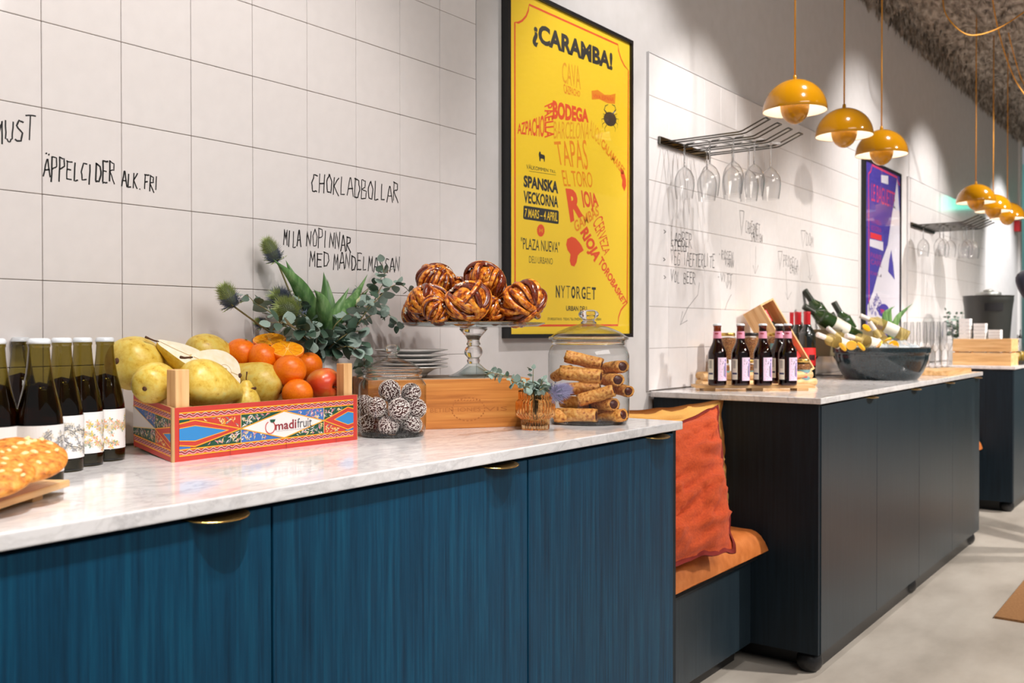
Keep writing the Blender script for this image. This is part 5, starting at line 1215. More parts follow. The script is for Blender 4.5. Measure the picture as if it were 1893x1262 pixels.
ba = lambda x, y: pk(930 + x / 3.944, y / 3.944)
arc = lambda cx, cy, rx, ry, a0, a1: [(cx + rx * cos(radians(a0 + (a1 - a0) * i / 10)), cy + ry * sin(radians(a0 + (a1 - a0) * i / 10))) for i in range(11)]
off = 310 * 3.944
pline([(88, 1135 + off), (86, 162)] + [(110, 166), (140, 150), (168, 118), (184, 76), (190, 34)] + [(838, 326), (842, 370), (860, 430), (885, 480), (914, 514), (905, 985 + off), (880, 1010 + off), (858, 1040 + off), (842, 1090 + off), (838, 1147 + off), (190, 1150 + off), (178, 1110 + off), (150, 1070 + off), (88, 1040 + off)], 0.0062, 1, ba)
poly([(645, 662), (690, 655), (740, 690), (780, 692), (820, 682), (816, 758), (762, 752), (700, 722), (648, 726)], 2, A_)
tq('VIVA ESPAÑA', (655, 678), (810, 702), (806, 742), (658, 712), .01, 1, lambda x, y: A_(x, y, 2))
# crab
cr = lambda pts: poly(pts, 0, A_)
cr([(780 + 46 * cos(2 * pi * i / 20), 868 + 52 * sin(2 * pi * i / 20) + 8 * cos(2 * pi * i / 20)) for i in range(20)])
for sg in (-1, 1):
    for i, (a0, l) in enumerate([(-40, 1.0), (-5, 1.05), (25, 1.0), (55, .9)]):
        a = radians(a0); c_ = (780 + sg * 44 * cos(a), 870 + 50 * sin(a)); k1 = (c_[0] + sg * 16 * l, c_[1] - 10 + 12 * i); k2 = (k1[0] - sg * 4, k1[1] + 28 * l)
        P = [A_(*c_), A_(*k1), A_(*k2)]; ribbon(g, [(p.x, p.z) for p in P], 0.0032, lambda a_, b_: V((a_, YP - 0.0003, b_)), 0, True)
    P = [A_(780 + sg * 20, 830), A_(780 + sg * 42, 800), A_(780 + sg * 34, 772), A_(780 + sg * 14, 762)]; ribbon(g, [(p.x, p.z) for p in P], 0.0065, lambda a_, b_: V((a_, YP - 0.0003, b_)), 0, True)
# little bull
cr([(262, 1112), (268, 1102), (274, 1110), (276, 1122), (300, 1130), (305, 1140), (304, 1178), (298, 1178), (296, 1160), (276, 1154), (272, 1176), (266, 1174), (264, 1146), (260, 1128)])
obj('poster_print', g.build('poster_print', PM, weld=False), po)

X0, X1 = 5.50, 6.235; M_purp = mat('poster_purple', rgb(70, 56, 160), 0.6)
p2 = frame(X0, X1, 1.075, 2.088, M_purp, 'narrow-looking purple LE BAGUETTE poster with a white tower in a black frame')
PM2 = [mat('poster_pink', rgb(224, 60, 110), 0.6), mat('poster_white', rgb(226, 222, 232), 0.6), M_purp, mat('poster_magenta', rgb(150, 50, 140), 0.6), mat('poster_scarlet', rgb(228, 50, 60), 0.6)]
g = G()
def D_(x, y, k=1): return pk(1590 + x / 3.71, 280 + y / 3.71, k)
tq('LE BAGUETTE', (78, 215), (240, 282), (240, 392), (78, 338), .0, 0, D_)
poly([(145, 160), (193, 167), (193, 226), (145, 212)], 1, D_)
poly([(254, 186), (262, 300), (272, 450), (280, 640), (284, 900), (284, 1225), (50, 1170), (50, 1060), (90, 960), (132, 800), (190, 640), (212, 480), (240, 300)], 1, D_)
poly([(214, 672), (226, 760), (238, 880), (192, 822), (200, 740)], 2, D_, 2)
poly([(160 + 38 * cos(2 * pi * i / 20), 1090 + 46 * sin(2 * pi * i / 20)) for i in range(20)], 2, D_, 2); tq('TILL', (138, 1080), (184, 1090), (184, 1116), (138, 1106), .03, 4, lambda x, y: D_(x, y, 3))
poly([(70, 552), (148, 575), (148, 612), (70, 592)], 4, D_); poly([(66, 598), (158, 620), (158, 680), (66, 648)], 1, D_)
for a, b_, s_ in ((455, 490, 'FRANSKA'), (500, 540, 'VECKORNA'), (690, 725, 'PARIS'), (735, 770, 'CAFE'), (820, 840, 'DELI')): tq(s_, (72, a), (146, a + 22), (146, b_ + 22), (72, b_), .02, 3, D_)
tq('25 APRIL', (66, 1080), (118, 958), (132, 1000), (80, 1122), .02, 2, lambda x, y: D_(x, y, 2)); tq('8 MAJ', (96, 1110), (134, 1010), (148, 1040), (110, 1140), .02, 2, lambda x, y: D_(x, y, 2))
pline2 = [(62, 1100), (58, 150), (72, 138), (80, 110), (82, 92), (254, 178), (258, 206), (268, 226), (280, 236), (280, 1180)]
P = [D_(*p) for p in pline2]; ribbon(g, [(p.x, p.z) for p in P], 0.012, lambda a, b: V((a, YP - 0.0003, b)), 0)
obj('poster_print', g.build('poster_print', PM2, weld=False), p2)

# ================================================================== PENDANT LAMPS
M_lamp = mat('mustard_enamel', rgb(180, 122, 2), 0.14, coat=0.3); M_lampw = mat('white_enamel', rgb(245, 240, 230), 0.3); M_cord = mat('mustard_cord', rgb(214, 146, 40), 0.6)
M_bulb = mat('glowing_bulb', (1, 1, 1, 1), 0.5, emit=(1.0, 0.86, 0.66), es=30)
RL = 0.115
def half(r, z0, z1, n=14): return [(max(r * sin(pi / 2 * i / n), 0.0005), z0 + (z1 - z0) * cos(pi / 2 * i / n)) for i in range(n + 1)]
g = G(); g.lathe(half(RL, 0.0, RL * 1.0), 56); g.lathe([(RL, 0.0), (RL - 0.0008, -0.0012), (RL - 0.0018, 0.0)], 56); shade_o = g.build('upper_shade', M_lamp, smooth=True)
g = G(); g.lathe(half(RL - 0.002, 0.0, RL * 0.985), 56); shade_i = g.build('shade_lining', M_lampw, smooth=True)
g = G(); r2 = 0.052; g.lathe([(r2 * sin(pi / 2 * i / 12) + 0.0003, -0.048 + (0.048 + 0.020) * (1 - cos(pi / 2 * i / 12))) for i in range(13)], 44); bowl_o = g.build('lower_bowl', M_lamp, smooth=True)
g = G(); g.lathe([(0.0003, 0.004), (r2 - 0.002, 0.0155), (r2 - 0.001, 0.0198)], 44); bowl_i = g.build('bowl_lining', M_lampw, smooth=True)
g = G(); g.ball((0, 0, 0.045), 0.022, 18, 12); bulb_me = g.build('bulb', M_bulb, smooth=True)
g = G(); g.lathe([(0.0005, RL + 0.018), (0.006, RL + 0.016), (0.008, RL + 0.002), (0.009, RL - 0.002)], 16); fit_me = g.build('cord_grip', M_lamp, smooth=True)
for k, (x, lab) in enumerate([(3.44, 'mustard yellow pendant lamp nearest the camera, largest of the six'), (4.0, 'mustard pendant lamp second from the left in the front trio'), (4.53, 'mustard pendant lamp in front of the purple poster, third of the front trio'),
                              (6.56, 'mustard pendant lamp, first of the distant trio'), (7.11, 'mustard pendant lamp in the middle of the distant trio'), (7.62, 'mustard pendant lamp at the right picture edge, last of the distant trio')]):
    t = thing('pendant_lamp', lab, 'lamp', (x, 1.28, 1.918), group='mustard pendant lamps over the counters')
    obj('upper_shade', shade_o, t); obj('shade_lining', shade_i, t); b = obj('lower_bowl', bowl_o, t); obj('bowl_lining', bowl_i, b); obj('bulb', bulb_me, t); obj('cord_grip', fit_me, t)
    g = G(); g.tube([(0, 0, RL + 0.017), (0.0005, 0, 0.6), (0, 0.0005, 0.9), (0, 0, ZC - 1.93)], 0.0033, 7); obj('cord', g.build('cord', M_cord, smooth=True), t)
    l = bpy.data.lights.new('pendant_bulb_light', 'POINT'); l.energy = 42.0; l.color = (1, 0.86, 0.68); l.shadow_soft_size = 0.022
    lo = bpy.data.objects.new('pendant_bulb_light', l); C.objects.link(lo); lo.parent = t; lo.location = (0, 0, 0.045)
def cord(pts, lab):
    P = [V(p) for p in pts]; fine = []
    for i in range(len(P) - 1):
        a, b, c, d = P[max(i - 1, 0)], P[i], P[i + 1], P[min(i + 2, len(P) - 1)]
        for k in range(8):
            t_ = k / 8; fine.append(0.5 * ((2 * b) + (c - a) * t_ + (2 * a - 5 * b + 4 * c - d) * t_ ** 2 + (3 * b - a - 3 * c + d) * t_ ** 3))
    fine.append(P[-1]); g = G(); g.tube(fine, 0.0036, 7); obj('swag_cord', g.build('swag_cord', M_cord, smooth=True), label=lab, cat='cable')
cord([atd(1742, -14, 5.2), atd(1748, 25, 5.15), atd(1775, 57, 5.1), atd(1804, 65, 5.1), atd(1850, 50, 5.1), atd(1905, 14, 5.1)], 'mustard cable swagging in a wide curve under the rough ceiling')
cord([atd(1832, -20, 5.6), atd(1842, 40, 5.7), atd(1858, 100, 5.8), atd(1878, 150, 5.9), atd(1905, 190, 6.0)], 'mustard cable slanting down to the right edge of the picture, left one')
cord([atd(1850, -20, 6.3), atd(1862, 50, 6.4), atd(1874, 100, 6.5), atd(1888, 145, 6.6), atd(1905, 175, 6.6)], 'thinner mustard cable slanting down beside the first, farther right')

# ================================================================== GLASS RACKS
M_chrome = mat('dark_chrome', (0.10, 0.095, 0.085, 1), 0.18, metal=1.0)
def wine_glass_mesh():
    pr = smooth_lathe([(0.0365, 0.0), (0.036, 0.0008), (0.02, 0.002), (0.006, 0.005), (0.0036, 0.015), (0.0033, 0.05), (0.0036, 0.083), (0.007, 0.090), (0.022, 0.103), (0.0335, 0.125), (0.0365, 0.148), (0.034, 0.178), (0.0300, 0.205)], 3)
    g = G(); g.lathe(pr, 36); g2 = G(); g2.lathe([(0.0028, 0.006), (0.0026, 0.05), (0.003, 0.086), (0.0004, 0.090)], 12)
    return g.build('bowl_and_foot', M_wineg, smooth=True), g2.build('stem_core', M_knob, smooth=True)
wg, wg2 = wine_glass_mesh()
def rack(x0, x1, z, lab, glasses, gname, lablist, n=4):
    t = thing('glass_rack', lab, 'rack', (0, 0, 0))
    g = G(); g.box(x0, x1, WALL - 0.0200, WALL - 0.0102, z - 0.012, z + 0.016); obj('wall_plate', g.build('wall_plate', M_chrome, bevel=0.001, bseg=1), t)
    pitch = (x1 - x0 - 0.10) / (n - 1)
    xs = [x0 + 0.05 + pitch * i for i in range(n)]
    for xc in xs:
        for sg in (-1, 1):
            xx = xc + sg * 0.018; P = [(xx, WALL - 0.018, z), (xx, 1.36, z), (xx, 1.345, z + 0.003), (xx, 1.27, z + 0.034), (xx, 1.262, z + 0.0365)]
            g = G(); g.tube(P, 0.0027, 8); obj('rail', g.build('rail', M_chrome, smooth=True), t)
        g = G(); g.tube([(xc - 0.018, 1.262, z + 0.0365), (xc + 0.018, 1.262, z + 0.0365)], 0.0032, 8); obj('rail_end', g.build('rail_end', M_chrome, smooth=True), t)
    for (i, yy), lb in zip(glasses, lablist):
        xg = (xs[i] + xs[i + 1]) / 2
        q = thing('wine_glass', lb, 'glass', (xg, yy, z + 0.0030), group=gname, rot=(pi, 0, 0))
        obj('bowl_and_foot', wg, q); obj('stem_core', wg2, q)
rack(3.09, 3.50, 1.800, 'dark chrome wall rack with wine glasses hanging upside down, near one', [(0, 1.60), (0, 1.50), (0, 1.41), (1, 1.56), (1, 1.46), (1, 1.375), (2, 1.44), (2, 1.355)], 'wine glasses hanging in the near rack',
     ['upturned wine glass hanging closest to the wall in the first row of the near rack', 'upturned wine glass in the middle of the first row of the near rack', 'upturned wine glass at the room end of the first row of the near rack', 'upturned wine glass closest to the wall in the middle row of the near rack',
      'upturned wine glass halfway along the middle row of the near rack', 'upturned wine glass at the room end of the middle row of the near rack', 'upturned wine glass nearer the wall in the last row of the near rack', 'upturned wine glass hanging farthest right in the near rack'])
rack(6.50, 7.10, 1.800, 'dark chrome wall rack with wine glasses beyond the purple poster, far one', [(0, 1.60), (0, 1.50), (1, 1.50), (2, 1.48), (2, 1.38), (3, 1.42), (4, 1.38)], 'wine glasses hanging in the far rack',
     ['upturned wine glass closest to the wall at the left of the far rack', 'upturned wine glass at the left of the far rack', 'upturned wine glass second along the far rack', 'upturned wine glass in the middle of the far rack', 'upturned wine glass in the middle front of the far rack', 'upturned wine glass right of the middle in the far rack', 'upturned wine glass at the right end of the far rack'], 6)

# teal strip light high on the far wall; it shows in the glossy tiles
sl_ = thing('strip_light', 'row of teal glowing tubes on the far wall, mirrored in the farthest tiles', 'light')
for k in range(5):
    g = G(); g.box(13.54, 13.598, .28 + k * .09, .31 + k * .09, 2.70, 2.90); obj('tube', g.build('tube', mat('teal_tube', rgb(60, 220, 200), 0.4, emit=rgb(60, 235, 205), es=4.0)), sl_)

# ================================================================== SECOND COUNTER
def stack_axis(d, up=V((0, 0, 1))): return V(d).normalized()
# wooden tray with beer bottles
ta, tb = V((3.150, 1.535, TOP)), V((3.400, 1.190, TOP)); dt = (tb - ta).normalized(); nt = V((-dt.y, dt.x, 0))
t = thing('slatted_tray', 'pale wooden slatted tray under the brown beer bottles', 'tray', ta, atan2(dt.y, dt.x)); Lt = (tb - ta).length
for k in range(3):
    g = G(); g.box(0, Lt, -0.005 + k * 0.034, 0.025 + k * 0.034, 0.010, 0.020); obj('slat', g.build('slat', M_pineh, bevel=0.001, bseg=1), t)
for k in (0.12, 0.52, 0.9):
    g = G(); g.box(Lt * k - 0.02, Lt * k + 0.02, 0.0, 0.093, 0.0, 0.0098); obj('cleat', g.build('cleat', M_pineh), t)
bprof = smooth_lathe([(0.027, 0.0), (0.031, 0.002), (0.0325, 0.008), (0.0325, 0.05), (0.0325, 0.108), (0.0305, 0.122), (0.024, 0.138), (0.0175, 0.152), (0.0145, 0.168), (0.0132, 0.19), (0.0130, 0.208)], 3) + [(0.0142, 0.209), (0.0142, 0.214), (0.013, 0.217)]
g = G(); g.lathe(bprof, 36, cap0=True); beer_g = g.build('bottle', M_beer, smooth=True)
g = G(); g.lathe([(max(0.001, r - 0.0018), z + 0.003) for r, z in bprof if z < 0.165] + [(0.0001, 0.168)], 28, cap0=True); beer_l = g.build('beer', M_beerliq, smooth=True)
g = G(); g.lathe([(0.0001, 0.0222), (0.0125, 0.0220), (0.0148, 0.0185), (0.0152, 0.0150)], 42, flute=21, fd=0.02); 
for v in g.v: v.z += 0.1985
beer_c = g.build('cap', M_capw, smooth=True)
LM = [mat('label_lilac', rgb(226, 200, 222), 0.6), mat('label_cream', rgb(222, 214, 196), 0.6), mat('label_ink_blue', rgb(70, 70, 150), 0.6), mat('label_pink', rgb(228, 150, 176), 0.6), mat('label_grey', rgb(120, 120, 112), 0.6), mat('label_red', rgb(180, 50, 60), 0.6), mat('label_navy', rgb(40, 44, 84), 0.6)]
def wrap(g, r, a0, a1, z0, z1, mi, n=10, k=0.0):
    vs = []
    for i in range(n + 1):
        a = radians(a0 + (a1 - a0) * i / n); rr = r + k; vs += [(rr * cos(a), rr * sin(a), z0), (rr * cos(a), rr * sin(a), z1)]
    g.add(vs, [(2 * i, 2 * i + 2, 2 * i + 3, 2 * i + 1) for i in range(n)], mi)
g = G(); r_ = 0.0328
wrap(g, r_, -150, -62, 0.018, 0.100, 0)
wrap(g, r_, -103, -94, 0.030, 0.082, 2, 3, .0002); wrap(g, r_, -112, -106, 0.034, 0.070, 4, 3, .0002); wrap(g, r_, -90, -84, 0.024, 0.060, 3, 3, .0002); wrap(g, r_, -101, -91, 0.086, 0.094, 2, 3, .0002)
R = random.Random(2)
for k in range(26): a = R.uniform(-148, -116); z = R.uniform(.02, .097); wrap(g, r_, a, a + R.uniform(1, 5), z, z + R.uniform(.001, .004), R.choice([3, 4, 6, 4]), 2, .0002)
beer_lab = g.build('label', LM, weld=False); g = G(); wrap(g, r_, -222, -178, 0.022, 0.094, 1)
for k in range(9): wrap(g, r_, -212, -190, .062 + .0032 * k, .0638 + .0032 * k, 4, 4, .0002)
wrap(g, r_, -218, -182, .040, .046, 6, 5, .0002)
beer_lab2 = g.build('back_label', LM, weld=False); g = G()
# pink neck band (follows the tapering neck)
vs = []; 
for i in range(25):
    a = 2 * pi * i / 24; vs += [(0.0150 * cos(a), 0.0150 * sin(a), 0.168), (0.0136 * cos(a), 0.0136 * sin(a), 0.193)]
g.add(vs, [(2 * i, 2 * i + 2, 2 * i + 3, 2 * i + 1) for i in range(24)], 3); wrap(g, 0.0144, -190, -140, 0.183, 0.187, 5, 5, .0004)
beer_lab3 = g.build('neck_band', LM, weld=False)
for k, (u, d, lab) in enumerate([(1326, 3.43, 'brown beer bottle with lilac label, leftmost on the slatted tray'), (1369, 3.43, 'brown beer bottle with lilac label, second from the left on the tray'), (1410, 3.43, 'brown beer bottle with lilac label, third from the left on the tray'),
                                 (1456, 3.43, 'brown beer bottle with lilac label, front right one on the tray'), (1440, 3.56, 'brown beer bottle just behind the front right one on the tray')]):
    p = at_d(u, d, TOP + 0.0205 if k < 4 else TOP + 0.0205); q = thing('beer_bottle', lab, 'bottle', p, R.uniform(-.08, .08), group='brown beer bottles on the tray')
    obj('glass', beer_g, q); obj('liquid', beer_l, q); obj('crown_cap', beer_c, q); obj('paper_label', beer_lab, q); obj('back_label', beer_lab2, q); obj('neck_band', beer_lab3, q)

# log stand with nut jars
def log(a, b, r, lab, name='wooden_log'):
    g = G(); g.tube([a, V(a).lerp(V(b), .5), b], r, 14); return obj(name, autosmooth(g.build(name, M_pineh), 60), label=lab, cat='log')
la, lb = at_d(1296, 3.60, TOP), at_d(1507, 3.80, TOP); dl = (lb - la).normalized(); nl = V((-dl.y, dl.x, 0))
if nl.dot(_F0) < 0: nl = -nl
sh = thing('log_stand', 'rustic stand of peeled logs holding the nut jars behind the beer bottles', 'stand', (0, 0, 0))
for off in (0.0, 0.118):
    for zz in (0.0142, 0.0426):
        g = G(); A0 = la + nl * off + V((0, 0, zz)) + dl * (0.006 if zz > .02 else 0); B0 = lb + nl * off + V((0, 0, zz)) - dl * (0.02 if zz > .02 else 0); g.tube([A0, A0.lerp(B0, .5), B0], 0.0142, 14); obj('log', autosmooth(g.build('log', M_pineh), 60), sh)
M_nuts = nmat('mixed_nuts', [(0.38, rgb(50, 20, 8)), (0.46, rgb(150, 74, 24)), (0.54, rgb(196, 120, 50)), (0.66, rgb(232, 184, 110))], nscale=90, detail=2, rough=0.5, bump=1.0, bdist=0.006)
M_gold = mat('gold_lid', rgb(214, 176, 96), 0.25, metal=0.9); M_lidb = mat('black_lid', rgb(30, 26, 24), 0.35)
def nutjar(p, lid, lab, band=None, s=1.0):
    q = thing('nut_jar', lab, 'jar', p, group='small jars of nuts on the log stand'); q.scale = (s, s, s)
    if 'jn' not in _tc:
        g = G(); g.lathe(smooth_lathe([(0.0005, 0.0), (0.028, 0.0), (0.0325, 0.004), (0.0330, 0.02), (0.0330, 0.075), (0.030, 0.086), (0.0275, 0.090), (0.0275, 0.098)], 2), 32); a = g.build('glass_wall', M_jar, smooth=True)
        g = G(); g.lathe(smooth_lathe([(0.0005, 0.003), (0.028, 0.003), (0.0315, 0.008), (0.0315, 0.074), (0.027, 0.083), (0.0005, 0.086)], 2), 28)
        for v in g.v: n_ = 1 + 0.03 * noise.noise(v * 90); v.x *= n_; v.y *= n_
        b = g.build('nuts', M_nuts, smooth=True)
        g = G(); g.lathe([(0.0005, 0.1035), (0.027, 0.1035), (0.0290, 0.102), (0.0292, 0.091), (0.0280, 0.0905)], 36); c = g.build('lid', M_gold, smooth=True)
        g = G(); wrap(g, 0.0333, -190, -80, .02, .062, 0, 14); wrap(g, 0.0333, -160, -120, .03, .05, 1, 6, .0002); d = g.build('label', [mat('jar_label_teal', rgb(120, 160, 160), 0.6), mat('jar_label_red', rgb(190, 70, 84), 0.6)])
        _tc['jn'] = (a, b, c, d)
    a, b, c, d = _tc['jn']; obj('glass_wall', a, q); obj('nuts', b, q); l = obj('lid', c, q)
    if lid == 'b': l.material_slots[0].link = 'OBJECT'; l.material_slots[0].material = M_lidb
    if band: obj('paper_label', d, q)
for u, d, z, lid, band, lab in [(1333, 3.70, 0, 'g', 1, 'nut jar in the lower row at the left, behind the first beer bottle'), (1385, 3.73, 0, 'g', 1, 'nut jar in the lower row between the second and third beer bottles'), (1430, 3.76, 0, 'g', 1, 'labelled nut jar in the lower row behind the third beer bottle'), (1482, 3.80, 0, 'g', 1, 'nut jar in the lower row at the far right beside the bottles'),
                                (1345, 3.71, 1, 'g', 0, 'nut jar with gold lid in the upper row, left'), (1388, 3.74, 1, 'b', 0, 'nut jar with a dark lid in the upper row, middle'), (1432, 3.765, 1, 'g', 1, 'nut jar with a label in the upper row, right')]:
    nutjar(at_d(u, d, TOP + 0.0005 + z * 0.1040), lid, lab, band)

# tilted wine case with straw and a bottle
def wine_meshes(glass, cap, labm, nm, sleeve=0.085):
    pr = smooth_lathe([(0.001, 0.004), (0.030, 0.001), (0.0365, 0.0), (0.0375, 0.008), (0.0375, 0.19), (0.034, 0.208), (0.022, 0.228), (0.0148, 0.245), (0.0140, 0.28), (0.0146, 0.296), (0.0146, 0.300), (0.001, 0.301)], 3)
    g = G(); g.lathe(pr, 30); a = g.build('bottle', glass, smooth=True)
    g = G(); g.lathe([(0.0150, 0.3 - sleeve), (0.0150, 0.28), (0.0156, 0.296), (0.0154, 0.3018), (0.0005, 0.3024)], 24); b = g.build('capsule', cap, smooth=True)
    g = G(); wrap(g, 0.0378, 0, 360, 0.06, 0.14, 0, 30); wrap(g, 0.0378, -170, -120, 0.085, 0.11, 1, 8, .0002); c = g.build('label', labm)
    return a, b, c
M_capred = mat('red_capsule', rgb(176, 16, 26), 0.35); M_labr = [mat('red_label', rgb(224, 44, 44), 0.5), mat('label_dark_emblem', rgb(60, 20, 24), 0.5)]
wr = wine_meshes(M_greenl, M_capred, M_labr, 'red')
def bottle3(meshes, loc, rot, lab, group, name='wine_bottle', s=1.0, nolabel=False):
    q = thing(name, lab, 'bottle', loc, group=group, rot=rot); q.scale = (s, s, s)
    obj('glass', meshes[0], q); obj('capsule', meshes[1], q)
    if not nolabel: obj('paper_label', meshes[2], q)
    return q
for u, d, lab in [(1461, 4.52, 'red-capsuled wine bottle partly hidden behind the tilted wooden case'), (1475, 4.36, 'upright wine bottle with red capsule, middle one'), (1492, 4.30, 'upright wine bottle with red capsule next to the champagne trough')]:
    bottle3(wr, at_d(u, d), (0, 0, 0.4), lab, 'red wine bottles standing by the tiles')
bx = thing('wine_case', 'open wooden wine case tilted on its side, filled with straw and a red bottle', 'box', (0, 0, 0))
bz = (-_R0 * .47 + V((0, 0, 1)) * .85 + _F0 * .12).normalized(); bn = (_R0 * .55 + V((0, 0, 1)) * .38 - _F0 * .75); bn = (bn - bz * bn.dot(bz)).normalized(); bxx = bz.cross(-bn).normalized()
if bxx.dot(_R0) < 0: bxx = -bxx
bo = atd(1456, 622, 3.98)
MB_ = Matrix(((bxx.x, -bn.x, bz.x, bo.x), (bxx.y, -bn.y, bz.y, bo.y), (bxx.z, -bn.z, bz.z, bo.z), (0, 0, 0, 1)))
bx.matrix_world = MB_
hw, hl_, dp = 0.052, 0.17, 0.10
for nm_, a in (('side_board', (-hw, -hw + .008, 0, dp, -hl_, hl_)), ('side_board', (hw - .008, hw, 0, dp, -hl_, hl_)), ('end_board', (-hw + .0082, hw - .0082, 0, dp, hl_ - .008, hl_)), ('end_board', (-hw + .0082, hw - .0082, 0, dp, -hl_, -hl_ + .008)), ('back_board', (-hw + .0082, hw - .0082, dp - .006, dp, -hl_ + .0082, hl_ - .0082))):
    g = G(); g.box(*a); obj(nm_, g.build(nm_, M_pine, bevel=0.0006, bseg=1), bx)
g = G(); f = lambda a, b: V((-hw - .0004, b, a))
for pts in ([(.06, .035), (.085, .050), (.075, .075), (.05, .07), (.045, .05)], [(.07, .05), (.10, .055), (.08, .065)]): g.add([f(*p) for p in pts], [tuple(range(len(pts)))])
obj('stamp', g.build('stamp', mat('dark_green_stamp', rgb(30, 44, 34), 0.7), weld=False), bx)
g = G(); R = random.Random(8)
for k in range(260):
    x, y, z = R.uniform(-hw + .012, hw - .012), R.uniform(.05, .088), R.uniform(-hl_ + .012, hl_ - .014); P = [V((x, y, z))]
    for i in range(4): P.append(P[-1] + V((R.gauss(0, .008), R.gauss(0, .004), R.gauss(0, .008))))
    for q in P: q.x = max(-hw + .01, min(hw - .01, q.x)); q.z = max(-hl_ + .01, min(hl_ - .01, q.z)); q.y = max(.03, min(.092, q.y))
    g.tube(P, .0007, 3, caps=False)
obj('straw', g.build('straw', mat('straw', rgb(224, 190, 128), 0.7), weld=False), bx, kind='stuff')
q = bottle3(wr, (0, 0, 0), (0, 0, 0), 'wine bottle with red capsule and red label lying in the tilted wooden case', None); q.matrix_world = MB_ @ Matrix.Translation((0.0, 0.040, -0.158)) @ Matrix.Rotation(1.2, 4, 'Z')

# champagne trough on a wire stand
M_khaki = mat('khaki_enamel', rgb(128, 116, 84), 0.4)
tr = thing('champagne_trough', 'khaki metal trough on a black wire stand behind the ice bowl', 'trough', (0, 0, 0))
xa, xb, yc = 4.42, 5.26, 1.553
def ring(z, hx, hy): return [V((xa + .42 - hx, yc - hy, z)), V((xa + .42 + hx, yc - hy, z)), V((xa + .42 + hx, yc + hy, z)), V((xa + .42 - hx, yc + hy, z))]
g = G(); o1, o2 = ring(.995, .33, .045), ring(1.122, .42, .092); i1, i2 = ring(1.0, .326, .041), ring(1.122, .416, .088)
g.add(o1 + o2 + i1 + i2, [(3, 2, 1, 0)] + [(k, (k + 1) % 4, 4 + (k + 1) % 4, 4 + k) for k in range(4)] + [(4 + k, 4 + (k + 1) % 4, 12 + (k + 1) % 4, 12 + k) for k in range(4)] + [(12 + k, 12 + (k + 1) % 4, 8 + (k + 1) % 4, 8 + k) for k in range(4)] + [(8, 9, 10, 11)])
obj('basin', g.build('basin', M_khaki, bevel=0.0015, bseg=1), tr)
for x in (xa + .17, xb - .17):
    g = G(); sg = -1 if x < 4.8 else 1; g.tube([(x, yc - .04, .994), (x + .02 * sg, yc - .095, .904), (x + .02 * sg, yc + .095, .904), (x, yc + .04, .994)], 0.004, 8); obj('wire_leg', g.build('wire_leg', M_black, smooth=False), tr)
g = G(); g.tube([(xa + .15, yc - .095, .9042), (xb - .15, yc - .095, .9042)], 0.004, 8); obj('wire_rail', g.build('wire_rail', M_black), tr)
M_foild = mat('dark_foil', rgb(50, 54, 44), 0.4, metal=0.3); M_foilw = mat('white_foil', rgb(226, 218, 212), 0.5)
LBc = [mat('cream_label', rgb(228, 222, 206), 0.5), mat('label_brown_print', rgb(104, 84, 66), 0.5)]
wc = wine_meshes(M_greenb, M_foild, LBc, 'champagne', 0.10)
M_clearg = liquid('pale_wine_glass', (0.92, 0.86, 0.58), (0.62, 0.46, 0.16), 0.28)
ww = wine_meshes(M_clearg, M_foilw, LBc, 'white', 0.11)
def lean(meshes, tip, base, lab, group, name, s=1.0, nl=False):
    a, b = atd(*tip), atd(*base); d = (a - b).normalized(); q = d.to_track_quat('Z', 'Y'); return bottle3(meshes, a - d * 0.302 * s, q.to_euler(), lab, group, name, s, nl)
for a in [((1487, 536, 4.64), (1560, 646, 4.66), 'green champagne bottle leaning highest at the left end of the trough'), ((1486, 566, 4.53), (1600, 634, 4.58), 'dark champagne bottle leaning lowest at the left rim of the trough'),
          ((1541, 558, 4.82), (1597, 656, 4.80), 'misty green champagne bottle leaning in the middle of the trough'), ((1536, 579, 4.73), (1590, 662, 4.71), 'short-looking bottle neck beside the misty green one in the trough')]:
    lean(wc, a[0], a[1], a[2], 'champagne bottles leaning in the trough', 'champagne_bottle')
# agave-like plant at the trough's right end
bq = thing('green_plant', 'small green plant with pointed leaves behind the bowl, before the purple poster', 'plant', atd(1650, 618, 5.05)); NP = bq.location.copy(); 
def B5(u, v, d=5.05): return atd(u, v, d) - NP
for a, b, w in [((1636, 585), (1655, 565), .016), ((1658, 590), (1688, 560), .014), ((1645, 590), (1648, 566), .016), ((1662, 588), (1680, 570), .012), ((1640, 592), (1636, 572), .013)]:
    tulip_leaf([V((0, 0, -0.03)), B5(*a), B5(*b)], w, 'pointed_leaf')
g = G(); g.lathe([(0.0005, -0.12), (0.03, -0.12), (0.034, -0.02), (0.031, -0.02), (0.0005, -0.03)], 20); obj('pot', g.build('pot', mat('dark_clay', rgb(60, 56, 52), 0.7), smooth=True), bq)

